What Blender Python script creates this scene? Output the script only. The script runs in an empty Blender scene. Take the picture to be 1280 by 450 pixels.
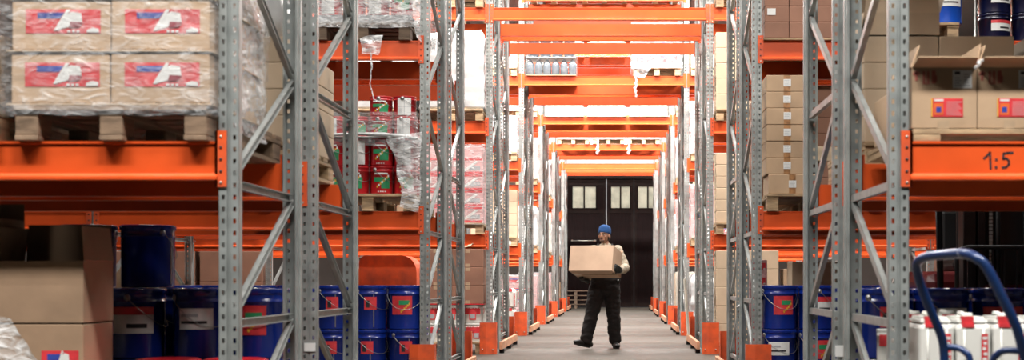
import bpy, bmesh, math, random
from mathutils import Vector, Matrix, noise
random.seed(7)
C = bpy.context.scene.collection
PI = math.pi
F = 1645.0                                   # focal length in pixels of the 1280 px frame
CAMZ = 0.935
# ------------------------------------------------------------------ helpers
class MB:
    """collects shapes and links them as ONE mesh object"""
    def __init__(s): s.v = []; s.f = []; s.m = []; s.sm = []
    def add(s, vs, fs, mat=0, smooth=False):
        b = len(s.v); s.v += [tuple(v) for v in vs]
        for f in fs: s.f.append([b+i for i in f]); s.m.append(mat); s.sm.append(smooth)
        return s
    def box(s, x0, x1, y0, y1, z0, z1, mat=0, M=None):
        vs = [Vector(p) for p in ((x0,y0,z0),(x1,y0,z0),(x1,y1,z0),(x0,y1,z0),(x0,y0,z1),(x1,y0,z1),(x1,y1,z1),(x0,y1,z1))]
        if M: vs = [M @ v for v in vs]
        return s.add(vs, [(0,3,2,1),(4,5,6,7),(0,1,5,4),(1,2,6,5),(2,3,7,6),(3,0,4,7)], mat)
    def bbox(s, x0, x1, y0, y1, z0, z1, b=.004, mat=0, M=None):
        """bevelled box"""
        bm = bmesh.new(); bmesh.ops.create_cube(bm, size=1)
        for v in bm.verts: v.co = Vector(((x0+x1)/2+v.co.x*(x1-x0), (y0+y1)/2+v.co.y*(y1-y0), (z0+z1)/2+v.co.z*(z1-z0)))
        bmesh.ops.bevel(bm, geom=bm.edges[:], offset=b, segments=2, affect='EDGES', profile=.5)
        return s.bm(bm, mat, M=M)
    def bm(s, bm, mat=0, smooth=False, M=None):
        bm.verts.ensure_lookup_table(); bm.verts.index_update()
        vs = [(M @ v.co) if M else v.co.copy() for v in bm.verts]
        fs = [[v.index for v in f.verts] for f in bm.faces]
        bm.free(); return s.add(vs, fs, mat, smooth)
    def prism(s, poly, axis, a, b, mat=0, smooth=False):
        """poly: 2-D points, extruded along axis from a to b"""
        def P(p, t): return {'x': (t,p[0],p[1]), 'y': (p[0],t,p[1]), 'z': (p[0],p[1],t)}[axis]
        n = len(poly); vs = [P(p,a) for p in poly]+[P(p,b) for p in poly]
        fs = [(i,(i+1)%n,n+(i+1)%n,n+i) for i in range(n)] + [tuple(range(n))[::-1], tuple(range(n,2*n))]
        return s.add(vs, fs, mat, smooth)
    def lathe(s, prof, n=24, mat=0, M=None, smooth=True, cap=True):
        vs = []; fs = []
        for r, z in prof:
            for k in range(n):
                a = 2*PI*k/n; v = Vector((r*math.cos(a), r*math.sin(a), z)); vs.append(M @ v if M else v)
        for i in range(len(prof)-1):
            for k in range(n):
                fs.append((i*n+k, i*n+(k+1)%n, (i+1)*n+(k+1)%n, (i+1)*n+k))
        if cap: fs.append(tuple(range(n))[::-1]); fs.append(tuple((len(prof)-1)*n+k for k in range(n)))
        return s.add(vs, fs, mat, smooth)
    def tube(s, pts, r, n=8, mat=0, closed=False, caps=True):
        pts = [Vector(p) for p in pts]; vs = []; fs = []; N = len(pts)
        rr = r if isinstance(r, (list,tuple)) else [r]*N
        up = None
        for i, p in enumerate(pts):
            if closed: t = (pts[(i+1)%N]-pts[i-1])
            else: t = (pts[min(i+1,N-1)]-pts[max(i-1,0)])
            t.normalize()
            if up is None:
                up = Vector((0,0,1)) if abs(t.z) < .9 else Vector((0,1,0))
            a = t.cross(up)
            if a.length < 1e-4: a = t.cross(Vector((1,0,0)))
            a.normalize(); b = a.cross(t).normalized(); up = b
            for k in range(n):
                q = 2*PI*k/n; vs.append(p + a*math.cos(q)*rr[i] + b*math.sin(q)*rr[i])
        for i in range(N if closed else N-1):
            j = (i+1)%N
            for k in range(n): fs.append((i*n+k, i*n+(k+1)%n, j*n+(k+1)%n, j*n+k))
        if caps and not closed: fs.append(tuple(range(n))); fs.append(tuple((N-1)*n+k for k in range(n))[::-1])
        return s.add(vs, fs, mat, True)
    def ball(s, c, r, n=12, mat=0, M=None):
        if not isinstance(r, (list,tuple)): r = (r,r,r)
        vs = []; fs = []; m = n//2+1
        for i in range(m+1):
            t = PI*i/m
            for k in range(n):
                a = 2*PI*k/n; v = Vector((r[0]*math.sin(t)*math.cos(a), r[1]*math.sin(t)*math.sin(a), r[2]*math.cos(t)))
                if M: v = M @ v
                vs.append(v+Vector(c))
        for i in range(m):
            for k in range(n): fs.append((i*n+k, (i+1)*n+k, (i+1)*n+(k+1)%n, i*n+(k+1)%n))
        return s.add(vs, fs, mat, True)
    def mesh(s, name, mats):
        me = bpy.data.meshes.new(name); me.from_pydata(s.v, [], s.f)
        for m in (mats if isinstance(mats, (list,tuple)) else [mats]): me.materials.append(m)
        me.polygons.foreach_set('material_index', s.m); me.polygons.foreach_set('use_smooth', s.sm)
        bm = bmesh.new(); bm.from_mesh(me); bmesh.ops.remove_doubles(bm, verts=bm.verts, dist=1e-6) if any(s.sm) else None
        bmesh.ops.recalc_face_normals(bm, faces=bm.faces); bm.to_mesh(me); bm.free(); me.update()
        return me
    def build(s, name, mats, parent=None, loc=None):
        return link(name, s.mesh(name, mats), parent, loc)
def link(name, me, parent=None, loc=None):
    o = bpy.data.objects.new(name, me); C.objects.link(o)
    if parent: o.parent = parent
    if loc: o.location = loc
    return o
def tag(o, label=None, cat=None, group=None, kind=None):
    if label:
        if not 4 <= len(label.split()) <= 16: print('LABEL', len(label.split()), label)
        o['label'] = label
    if cat: o['category'] = cat
    if group: o['group'] = group
    if kind: o['kind'] = kind
    return o
def thing(name, label, cat, loc=(0,0,0), rz=0, group=None):
    o = bpy.data.objects.new(name, None); C.objects.link(o); o.empty_display_size = .1
    o.location = loc; o.rotation_euler = (0,0,rz); return tag(o, label, cat, group)
KIDS = {}
def kids(o):
    return [c for c in KIDS.get(o.name, [])]
def reg(parent, child): KIDS.setdefault(parent.name, []).append(child); return child
def part(mb, name, mats, parent, label=None, loc=None):
    o = mb.build(name, mats, parent, loc); reg(parent, o)
    if label: o['label'] = label
    return o
PROTO = {}
def proto(key, maker):
    """maker() builds one instance; the first request uses it, later ones copy it"""
    if key not in PROTO: PROTO[key] = [maker(), False]
    return PROTO[key]
def copy_tree(o, parent=None):
    c = o.copy(); C.objects.link(c); c.parent = parent
    for ch in kids(o): reg(c, copy_tree(ch, c))
    return c
def place(key, maker, loc, rz=0, label=None, cat=None, group=None):
    p = proto(key, maker)
    o = p[0] if not p[1] else copy_tree(p[0]); p[1] = True
    o.location = loc; o.rotation_euler = (0,0,rz)
    for k in ('label','category','group','kind'):
        if k in o: del o[k]
    return tag(o, label, cat, group)
def rot(ax, deg): return Matrix.Rotation(math.radians(deg), 4, ax)
def T(x,y,z): return Matrix.Translation((x,y,z))
def PX(px, d): return (px-771.5)*d/F
def PZ(py, d): return CAMZ+(350-py)*d/F
# ------------------------------------------------------------------ materials
def srgb(r,g,b):
    f = lambda c: (c/255/12.92) if c/255 <= .04045 else ((c/255+.055)/1.055)**2.4
    return (f(r),f(g),f(b),1)
MATS = {}
def mat(name, col, rough=.5, metal=0, var=.12, scale=6, bump=0, bscale=40, rnd=0, col2=None, mscale=None, spec=.5, emis=None, es=0, coat=0, stretch=(1,1,1), sss=0):
    if name in MATS: return MATS[name]
    m = bpy.data.materials.new(name); m.use_nodes = True; nt = m.node_tree; N = nt.nodes; L = nt.links
    p = N['Principled BSDF']; p.inputs['Roughness'].default_value = rough; p.inputs['Metallic'].default_value = metal
    p.inputs['Specular IOR Level'].default_value = spec; p.inputs['Coat Weight'].default_value = coat
    tc = N.new('ShaderNodeTexCoord'); mp = N.new('ShaderNodeMapping'); mp.inputs['Scale'].default_value = stretch
    L.new(tc.outputs['Object'], mp.inputs['Vector'])
    oi = N.new('ShaderNodeObjectInfo')
    no = N.new('ShaderNodeTexNoise'); no.inputs['Scale'].default_value = scale; no.inputs['Detail'].default_value = 6
    no.noise_dimensions = '4D'; L.new(mp.outputs[0], no.inputs['Vector'])
    ml = N.new('ShaderNodeMath'); ml.operation = 'MULTIPLY'; ml.inputs[1].default_value = 37; L.new(oi.outputs['Random'], ml.inputs[0]); L.new(ml.outputs[0], no.inputs['W'])
    ramp = N.new('ShaderNodeValToRGB'); c2 = col2 or tuple(max(0,c*(1-var*2.2)) for c in col[:3])+(1,)
    ramp.color_ramp.elements[0].color = c2; ramp.color_ramp.elements[1].color = tuple(min(1,c*(1+var*.6)) for c in col[:3])+(1,)
    ramp.color_ramp.elements[0].position = .28; ramp.color_ramp.elements[1].position = .62
    L.new(no.outputs['Fac'], ramp.inputs[0]); out = ramp.outputs[0]
    if rnd:
        hsv = N.new('ShaderNodeHueSaturation'); mr = N.new('ShaderNodeMapRange'); mr.inputs['To Min'].default_value = 1-rnd; mr.inputs['To Max'].default_value = 1+rnd*.6
        L.new(oi.outputs['Random'], mr.inputs['Value']); L.new(mr.outputs[0], hsv.inputs['Value']); L.new(out, hsv.inputs['Color']); out = hsv.outputs[0]
    L.new(out, p.inputs['Base Color'])
    if bump:
        nb = N.new('ShaderNodeTexNoise'); nb.inputs['Scale'].default_value = bscale; nb.inputs['Detail'].default_value = 4; L.new(mp.outputs[0], nb.inputs['Vector'])
        bp = N.new('ShaderNodeBump'); bp.inputs['Strength'].default_value = bump; bp.inputs['Distance'].default_value = .01
        L.new(nb.outputs['Fac'], bp.inputs['Height']); L.new(bp.outputs[0], p.inputs['Normal'])
    if es: p.inputs['Emission Color'].default_value = emis or col; p.inputs['Emission Strength'].default_value = es
    MATS[name] = m; return m
STEEL = mat('galvanised_steel', (.37,.395,.385,1), .42, .35, .16, 9, .08, 60, col2=(.25,.27,.265,1))
BRACE = mat('brace_steel', (.40,.42,.41,1), .4, .4, .14, 12, col2=(.29,.30,.29,1))
ORANGE = mat('orange_beam_paint', (.80,.10,.017,1), .42, 0, .08, 3, .05, 30, spec=.4, coat=.1)
GUARD = mat('orange_guard_paint', (.80,.105,.022,1), .5, 0, .14, 8, .1, 20, col2=(.50,.075,.03,1))
RAIL = mat('worn_salmon_rail', (.62,.30,.17,1), .7, 0, .2, 10, col2=(.33,.17,.10,1))
BOLT = mat('zinc_bolt', (.7,.68,.62,1), .35, .7)
WOOD = mat('pallet_wood', (.56,.38,.22,1), .8, 0, .25, 7, .3, 60, rnd=.22, stretch=(1,.25,4))
DWOOD = mat('old_pallet_wood', (.16,.11,.075,1), .85, 0, .25, 7, .3, 60, rnd=.15, stretch=(1,.25,4))
CARD = mat('cardboard', (.53,.36,.225,1), .8, 0, .10, 3, .12, 18, rnd=.07)
CARDL = mat('light_cardboard', (.66,.50,.345,1), .8, 0, .08, 3, .12, 18, rnd=.06)
CARDB = mat('brown_cardboard', (.32,.16,.105,1), .8, 0, .10, 3, .12, 18, rnd=.08)
CARDC = mat('cream_cardboard', (.64,.60,.51,1), .75, 0, .08, 3, .1, 18, rnd=.06)
CARDI = mat('cardboard_inside', (.36,.22,.13,1), .85, 0, .1, 4)
TAPE = mat('brown_tape', (.40,.20,.085,1), .35, 0, .25, 25)
TAPEC = mat('clear_tape', (.50,.36,.24,1), .22, 0, .08, 15)
PAPER = mat('white_paper', (.78,.78,.76,1), .6, 0, .04, 8)
INK = mat('black_ink', (.03,.03,.035,1), .6)
REDP = mat('red_print', (.72,.035,.04,1), .45, 0, .1, 20)
REDL = mat('red_label', (.70,.05,.06,1), .4, 0, .12, 22)
BLUEP = mat('blue_print', (.04,.07,.36,1), .4)
GREENP = mat('green_print', (.03,.30,.12,1), .4)
YELP = mat('yellow_print', (.85,.45,.05,1), .4)
GREYP = mat('grey_print', (.45,.46,.48,1), .5)
BLUE = mat('blue_enamel', (.006,.028,.26,1), .25, 0, .1, 3, rnd=.1, coat=.5)
BBLUE = mat('bright_blue_enamel', (.012,.09,.55,1), .28, 0, .1, 3, coat=.5)
NAVY = mat('navy_enamel', (.004,.006,.035,1), .3, 0, .1, 3, coat=.4)
CART = mat('cart_blue_paint', (.008,.032,.13,1), .32, .1, .25, 14, col2=(.02,.05,.14,1), coat=.3)
WORN = mat('worn_bare_paint', (.32,.34,.38,1), .5, .2, .3, 40, col2=(.06,.10,.22,1))
WIRE = mat('wire', (.42,.42,.42,1), .3, .8)
RED = mat('red_tin', (.55,.018,.024,1), .28, 0, .1, 3, rnd=.08, coat=.4)
REDT = mat('red_plastic', (.72,.02,.035,1), .35, 0, .1, 3)
WHITE = mat('white_plastic', (.80,.79,.74,1), .4, 0, .04, 5, .05, 10)
GREY = mat('grey_plastic', (.10,.115,.135,1), .25, 0, .1, 4)
BAG = mat('white_film_cover', (.62,.63,.63,1), .38, 0, .05, 5, .5, 7)
PINK = mat('pink_print_carton', (.72,.42,.42,1), .6, 0, .1, 6, rnd=.05)
BLACK = mat('black_plastic', (.012,.012,.013,1), .45)
RUBBER = mat('rubber', (.015,.015,.015,1), .85)
DARKM = mat('dark_metal', (.02,.021,.023,1), .4, .5)
def film(name, dens, tint=(.93,.94,.95,1), bs=5):
    m = bpy.data.materials.new(name); m.use_nodes = True; nt = m.node_tree; N = nt.nodes; L = nt.links; N.clear()
    o = N.new('ShaderNodeOutputMaterial'); mx = N.new('ShaderNodeMixShader'); tr = N.new('ShaderNodeBsdfTransparent')
    pr = N.new('ShaderNodeBsdfPrincipled'); pr.inputs['Base Color'].default_value = tint; pr.inputs['Roughness'].default_value = .22; pr.inputs['Coat Weight'].default_value = .4
    tc = N.new('ShaderNodeTexCoord'); mp = N.new('ShaderNodeMapping'); mp.inputs['Scale'].default_value = (2.2,2.2,5); mp.inputs['Rotation'].default_value = (.5,.35,.2)
    n1 = N.new('ShaderNodeTexNoise'); n1.inputs['Scale'].default_value = bs; n1.inputs['Detail'].default_value = 5; n1.inputs['Distortion'].default_value = 1.2
    L.new(tc.outputs['Object'], mp.inputs[0]); L.new(mp.outputs[0], n1.inputs['Vector'])
    r = N.new('ShaderNodeValToRGB'); r.color_ramp.elements[0].position = .42; r.color_ramp.elements[1].position = .72
    r.color_ramp.elements[0].color = (dens*.45,)*3+(1,); r.color_ramp.elements[1].color = (min(1,dens*1.9),)*3+(1,)
    bp = N.new('ShaderNodeBump'); bp.inputs['Strength'].default_value = .7; bp.inputs['Distance'].default_value = .03
    L.new(n1.outputs['Fac'], r.inputs[0]); L.new(n1.outputs['Fac'], bp.inputs['Height']); L.new(bp.outputs[0], pr.inputs['Normal'])
    L.new(r.outputs[0], mx.inputs[0]); L.new(tr.outputs[0], mx.inputs[1]); L.new(pr.outputs[0], mx.inputs[2]); L.new(mx.outputs[0], o.inputs[0])
    MATS[name] = m; return m
FILM = film('stretch_film', .2); FILMD = film('dense_stretch_film', .38); FILML = film('loose_film', .6)
# ------------------------------------------------------------------ the setting
def floor_mat():
    m = bpy.data.materials.new('concrete_floor'); m.use_nodes = True; nt = m.node_tree; N = nt.nodes; L = nt.links; p = N['Principled BSDF']
    tc = N.new('ShaderNodeTexCoord'); a = N.new('ShaderNodeTexNoise'); a.inputs['Scale'].default_value = .55; a.inputs['Detail'].default_value = 8; a.inputs['Roughness'].default_value = .65
    b = N.new('ShaderNodeTexNoise'); b.inputs['Scale'].default_value = 9; b.inputs['Detail'].default_value = 6
    mp = N.new('ShaderNodeMapping'); mp.inputs['Scale'].default_value = (.5,1.6,1)
    L.new(tc.outputs['Object'], mp.inputs[0]); L.new(mp.outputs[0], a.inputs['Vector']); L.new(tc.outputs['Object'], b.inputs['Vector'])
    mx = N.new('ShaderNodeMix'); mx.data_type = 'FLOAT'; mx.inputs[0].default_value = .35; L.new(a.outputs['Fac'], mx.inputs[2]); L.new(b.outputs['Fac'], mx.inputs[3])
    r = N.new('ShaderNodeValToRGB'); e = r.color_ramp.elements; e[0].position = .30; e[0].color = (.020,.0155,.0105,1); e[1].position = .62; e[1].color = (.070,.059,.044,1)
    L.new(mx.outputs[0], r.inputs[0]); L.new(r.outputs[0], p.inputs['Base Color'])
    r2 = N.new('ShaderNodeMapRange'); r2.inputs['To Min'].default_value = .45; r2.inputs['To Max'].default_value = .8; L.new(b.outputs['Fac'], r2.inputs['Value']); L.new(r2.outputs[0], p.inputs['Roughness'])
    bp = N.new('ShaderNodeBump'); bp.inputs['Strength'].default_value = .15; bp.inputs['Distance'].default_value = .01; L.new(b.outputs['Fac'], bp.inputs['Height']); L.new(bp.outputs[0], p.inputs['Normal'])
    return m
FLOOR = floor_mat()
WALL = mat('pale_wall_paint', (.66,.67,.66,1), .8, 0, .06, 1, .1, 20)
WALLD = mat('shade_wall_paint', (.12,.10,.09,1), .85, 0, .1, 1)
CEIL = mat('ceiling_sheet', (.42,.43,.43,1), .7, 0, .05, 1)
DOOR = mat('dark_maroon_boards', (.010,.0045,.0045,1), .8, 0, .2, 5, .2, 40, spec=.15, stretch=(6,6,.4))
DOORF = mat('dark_door_frame', (.014,.008,.007,1), .8, 0, .2, 5, spec=.15)
PANE = mat('dusty_pane', (.42,.42,.33,1), .5, 0, .25, 3.5, emis=(.46,.46,.36,1), es=.42, col2=(.20,.20,.15,1))
PANEW = mat('frosted_daylight_band', (.8,.85,.9,1), .5, 0, .02, 1, emis=(.93,.97,1,1), es=1.6)
YB = 45.0; HC = 9.1; WL, WR = -13.5, 12.0
def struct(mb, name, m, parent=None):
    o = mb.build(name, m, parent)
    if not parent: o['kind'] = 'structure'
    return o
struct(MB().box(WL-.3,WR+.3,-6.3,YB+.3,-.2,0), 'floor', FLOOR)
struct(MB().box(WL-.3,WR+.3,-6.3,-6,0,HC), 'wall_front', WALLD)
cm = MB().box(WL-.3,WR+.3,-6.3,YB+.3,HC,HC+.2)
struct(cm, 'ceiling', CEIL)
struct(MB().box(WL-.3,WL,-6,YB+.3,0,HC), 'wall_left', WALLD)
struct(MB().box(WR,WR+.3,-6,YB+.3,0,HC), 'wall_right', WALLD)
DZ = 4.40; DX0, DX1 = -1.78, 1.62
struct(MB().box(WL,DX0,YB-.01,YB+.29,0,DZ).box(DX1,WR,YB-.01,YB+.29,0,DZ), 'wall_back_lower', WALLD)  # lower end wall coloured dark to stand in for shade behind the racks
wb = MB().box(WL,DX0,YB,YB+.3,DZ,HC).box(DX1,WR,YB,YB+.3,DZ,HC).box(DX0,DX1,YB,YB+.3,DZ,5.3)
wb.box(DX0,DX1,YB,YB+.3,6.9,HC)
struct(wb, 'wall_back', WALL)
# glazed band high in the end wall
wn = struct(MB().box(DX0,DX1,YB+.02,YB+.07,5.3,5.36).box(DX0,DX1,YB+.02,YB+.07,6.84,6.9).box(DX0,DX0+.06,YB+.02,YB+.07,5.36,6.84).box(DX1-.06,DX1,YB+.02,YB+.07,5.36,6.84).box(-.65,-.6,YB+.02,YB+.07,5.36,6.84).box(.5,.55,YB+.02,YB+.07,5.36,6.84), 'window_1', STEEL)
struct(MB().box(DX0+.06,DX1-.06,YB+.08,YB+.09,5.36,6.84), 'pane', PANEW, wn)
tr = struct(MB().box(DX0-.15,DX1+.15,YB-.06,YB-.002,DZ,DZ+.12), 'trim_1', DOORF)
def leaf(n, x0, x1, wins, dividers):
    b = MB(); y0, y1 = YB+.04, YB+.10; zt = DZ
    # boards below, tongue and groove
    k = x0+.1
    while k < x1-.1-1e-6:
        e = min(k+.085, x1-.1); b.box(k+.004, e-.004, y0+.012, y1, .15, 3.22, 0); b.box(k, e, y0+.022, y1-.01, .15, 3.22, 0); k = e
    b.box(x0+.1,x1-.1,y0,y1,3.22,3.36,1); b.box(x0,x0+.1,y0-.01,y1,0.01,zt,1); b.box(x1-.1,x1,y0-.01,y1,0.01,zt,1)
    b.box(x0+.1,x1-.1,y0,y1,4.17,zt,1); b.box(x0+.1,x1-.1,y0,y1,.01,.15,1); b.box(x0+.1,x1-.1,y0+.012,y1,3.36,4.17,0) if not wins else None
    if wins:
        w0, w1 = wins; b.box(x0+.1,w0,y0+.012,y1,3.36,4.17,0); b.box(w1,x1-.1,y0+.012,y1,3.36,4.17,0)
        b.box(w0,w0+.035,y0-.005,y1,3.36,4.17,1); b.box(w1-.035,w1,y0-.005,y1,3.36,4.17,1); b.box(w0,w1,y0-.005,y1,3.36,3.40,1); b.box(w0,w1,y0-.005,y1,4.13,4.17,1)
        mm = (w0+w1)/2; b.box(mm-.025,mm+.025,y0-.005,y1,3.40,4.13,1)
    o = struct(b, n, [DOOR, DOORF])
    if wins:
        for a, c in ((w0+.035,mm-.025),(mm+.025,w1-.035)): struct(MB().box(a,c,y0+.02,y0+.03,3.40,4.13), 'window_pane', PANE, o)
    return o
d1 = leaf('door_1', DX0+.01, -.385, (-1.56,-.70), 0)
leaf('door_2', -.355, .57, (-.24,.47), 0)
leaf('door_3', .58, DX1-.01, (.68,1.42), 0)
struct(MB().tube([(-1.58,YB-.005,2.275),(-.72,YB-.005,2.275)], .018, 8).box(-1.56,-1.52,YB-.01,YB+.04,2.24,2.31).box(-.78,-.74,YB-.01,YB+.04,2.24,2.31), 'locking_bar', BOLT, d1)
struct(MB().box(-.385,-.355,YB+.12,YB+.13,.02,4.38), 'daylight_gap', mat('daylight_slit', (.7,.7,.7,1), .5, emis=(.8,.85,.9,1), es=.35), d1)
# ------------------------------------------------------------------ racking
ROWD = [5.5, 11.1, 16.7, 22.3, 27.9, 33.5, 39.1]
RD = 1.1; GAP = .33; BAY = 2.8; XL = -1.623; XR = XL+BAY
LV = [0, 1.514, 2.952, 4.39, 5.828, 7.266]
ORD = ['nearest','second','third','fourth','fifth','sixth','farthest']
NUM = ['floor','lowest','second','third','fourth','fifth']
def upright_mesh(H):
    b = MB(); t = .0025; n = int(H/.05)
    for x0, x1, y in ((-.0425,-.0305,0),(-.0175,-.006,0),(.006,.0175,0),(.0305,.0425,0),(-.006,.006,.004)):
        b.box(x0,x1,y,y+t,0,H)
    b.box(-.0072,-.006,0,.0065,0,H); b.box(.006,.0072,0,.0065,0,H)
    for sx in (-1,1):
        xa, xb = sorted((sx*.0305, sx*.0175))
        for i in range(n+1):
            z0 = i*.05-.0145+.02 if i else 0; z1 = min(H, i*.05+.0145+.006) 
            z0 = max(0, i*.05-.009); z1 = min(H, i*.05+.021)
            if z1 > z0: b.box(xa,xb,0,t,z0,z1)
        xa, xb = sorted((sx*.0425, sx*.040))
        b.box(xa,xb,0,.030,0,H)
        xa, xb = sorted((sx*.0425, sx*.034)); b.box(xa,xb,.028,.0305,0,H)
        xa, xb = sorted((sx*.034, sx*.0365)); b.box(xa,xb,.0305,.068,0,H)
        xa, xb = sorted((sx*.034, sx*.024)); b.box(xa,xb,.0655,.068,0,H)
    return b.mesh('upright', STEEL)
UPM = {}
def chan(b, p, q, w=.036, dp=.026):
    """C-profile brace between p and q in the plane x=0"""
    p, q = Vector(p), Vector(q); t = (q-p).normalized(); nrm = Vector((1,0,0)); s = t.cross(nrm)
    def seg(a0,a1,c0,c1):
        vs = []
        for e in (p,q):
            for a,c in ((a0,c0),(a1,c0),(a1,c1),(a0,c1)): vs.append(e+nrm*a+s*c)
        b.add(vs, [(0,1,2,3),(7,6,5,4),(0,4,5,1),(1,5,6,2),(2,6,7,3),(3,7,4,0)])
    seg(-dp/2,-dp/2+.003,-w/2,w/2); seg(-dp/2,dp/2,-w/2,-w/2+.003); seg(-dp/2,dp/2,w/2-.003,w/2)
def braces(H, kind):
    ya, yb = .045, RD-.045; L = []
    hz = [.165,.75,1.34]+([1.93] if kind == 'B' else [])
    for z in hz: L.append(((0,ya,z),(0,yb,z)))
    lo = [(.18,.73),(.78,1.32)]+([(1.37,1.90)] if kind == 'B' else [(1.37,1.91)])
    for a, c in lo:
        L.append(((0,ya,a),(0,yb,c)) if kind == 'A' else ((0,ya,c),(0,yb,a)))
    z = 1.95; up = kind == 'A'   # A starts at the back going up to the front
    if kind == 'B': z = 1.97
    while z+.60 < H:
        L.append(((0,yb,z),(0,ya,z+.47)) if up else ((0,ya,z),(0,yb,z+.55)))
        z += .58; up = not up
    return L
def make_frame(H, kind, fine):
    def mk():
        t = bpy.data.objects.new('rack_frame', None); C.objects.link(t)
        if H not in UPM: UPM[H] = upright_mesh(H)
        a = link('upright', UPM[H], t); reg(t, a)
        c = link('upright', UPM[H], t); c.location = (0,RD,0); c.rotation_euler = (0,0,PI); reg(t, c)
        bl = braces(H, kind)
        if fine:
            for p, q in bl: b = MB(); chan(b, p, q); part(b, 'brace', BRACE, t)
        else:
            b = MB()
            for p, q in bl: chan(b, p, q)
            part(b, 'brace', BRACE, t)
        for y in (.03, RD-.03):
            part(MB().box(-.06,.06,y-.06,y+.06,0,.008).lathe([(.009,.008),(.009,.02)],6,M=T(.05,y-.0,0)), 'foot_plate', STEEL, t)
        return t
    return mk
BEAMP = [(-.018,0),(-.018,.013),(0,.027),(0,.148),(-.007,.151),(-.007,.160),(.045,.160),(.045,0)]
def make_beam(fine):
    def mk():
        t = bpy.data.objects.new('shelf_crossbar', None); C.objects.link(t); h = BAY/2
        b = MB().prism(BEAMP, 'x', -h+.046, h-.046)
        part(b, 'crossbar_body', ORANGE, t)
        for s in (-1,1):
            c = MB(); xa, xb = sorted((s*(h-.008), s*(h-.056))); c.box(xa,xb,-.0072,-.0015,-.03,.205)
            xa, xb = sorted((s*(h-.056), s*(h-.0455)))
            c.box(xa,xb,-.0072,.045,-.03,.205)
            if fine:
                d = c
                for z in (-.012, .035, .085, .135, .18):
                    d.lathe([(.006,0),(.006,.002),(.003,.004)],8,M=T(s*(h-.032),-.0072,z)@rot('X',90), mat=1 if z in (-.012,.18) else 2)
            part(c, 'connector', [GUARD if fine else ORANGE, BOLT, INK], t)
        return t
    return mk
def xname(i):    # upright column i: 0 left edge of tunnel, 1 right edge
    return {0:'left edge of tunnel',1:'right edge of tunnel',-1:'one bay left of tunnel',-2:'two bays left of tunnel',-3:'three bays left of tunnel',2:'one bay right of tunnel',3:'two bays right of tunnel'}[i]
FRO = {}
ROWH = [4.0,4.9,6.0,6.7,8.2,8.6,8.6]
COLS = [(-1,2),(-2,3),(-3,3),(-2,3),(-1,2),(-1,2),(-1,2)]
for r, d in enumerate(ROWD):
    H = ROWH[r]; fine = r < 4
    for i in range(COLS[r][0], COLS[r][1]+1):
        x = XL+BAY*i
        for kind, off in (('A',0),('B',RD+GAP)):
            FRO[(r,i,kind)] = place(('frame',H,kind,fine), make_frame(H,kind,fine), (x,d+off,0), 0,
                  'grey steel rack frame, %s, %s frame of the %s rack row' % (xname(i), 'front' if kind=='A' else 'rear', ORD[r]), 'rack frame', 'galvanised rack frames')
BL = {0:'over the tunnel',-1:'first bay left of tunnel',-2:'second bay left of tunnel',-3:'third bay left of tunnel',1:'first bay right of tunnel',2:'second bay right of tunnel'}
PLAN = []
def levels(r, bay):
    if r == 0: return [1,2] if bay in (-1,1) else []
    if r == 1: return ([1,2,3] if bay in (-1,1) else [1,2]) if bay else []
    if r == 2: return [3] if bay == 0 else ([1,2,3] if bay in (-1,1) else [1,2])
    if r == 3: return [3,4] if bay == 0 else ([1,2,3] if bay in (-1,1) else [1])
    if bay == 0: return [3,4,5]
    return [1,2,3,4]
BEAMO = {}
for r, d in enumerate(ROWD):
    for i in range(COLS[r][0], COLS[r][1]):
        for lv in levels(r, i):
            for k, (off, flip) in enumerate(((0,0),(RD,1),(RD+GAP,0),(2*RD+GAP,1))):
                fine = r < 3
                o = place(('beam',fine), make_beam(fine), (XL+BAY*(i+.5), d+off, LV[lv]-.16), PI if flip else 0,
                      'orange crossbar, %s level, %s, %s of %s rack row' % (NUM[lv], BL[i], ['front','middle front','middle back','rear'][k], ORD[r]), 'crossbar', 'orange rack crossbars')
                BEAMO[(r,i,lv,k)] = o
# handwritten location mark on the near right beam
mk = MB(); zb = .0
def stroke(b, pts, w, y, mat=0):
    """flat pen stroke of width w lying on a face whose normal is -y"""
    for (a,c),(e,f) in zip(pts, pts[1:]):
        dx, dz = e-a, f-c; l = math.hypot(dx,dz) or 1; nx, nz = -dz/l*w/2, dx/l*w/2; ex, ez = dx/l*w*.3, dz/l*w*.3
        vs = []
        for yy in (y, y-.0012): vs += [(a+nx-ex,yy,c+nz-ez),(a-nx-ex,yy,c-nz-ez),(e-nx+ex,yy,f-nz+ez),(e+nx+ex,yy,f+nz+ez)]
        b.add(vs, [(0,1,2,3),(7,6,5,4),(0,4,5,1),(1,5,6,2),(2,6,7,3),(3,7,4,0)], mat)
ro = BEAMO[(0,1,1,0)]; cx = ro.location.x; zz = ro.location.z
def q(px,py): d = ROWD[0]; return (PX(px,d)-cx, PZ(py,d)-zz)
stroke(mk, [q(1230,198),q(1233,195.5),q(1237.5,190.5),q(1237.8,200),q(1238.3,211)], .009, -.0002)
stroke(mk, [q(1245.3,199),q(1245.6,200.2)], .010, -.0002); stroke(mk, [q(1245,208.5),q(1245.3,210)], .010, -.0002)
stroke(mk, [q(1266,190.8),q(1260,191),q(1254.5,191.8),q(1254,198.5),q(1258,198),q(1261,201),q(1261,205.5),q(1257.5,209),q(1253,209.6)], .009, -.0002)
part(mk, 'handwritten_mark', INK, ro, 'black handwritten 1:5 on the orange face')
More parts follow.
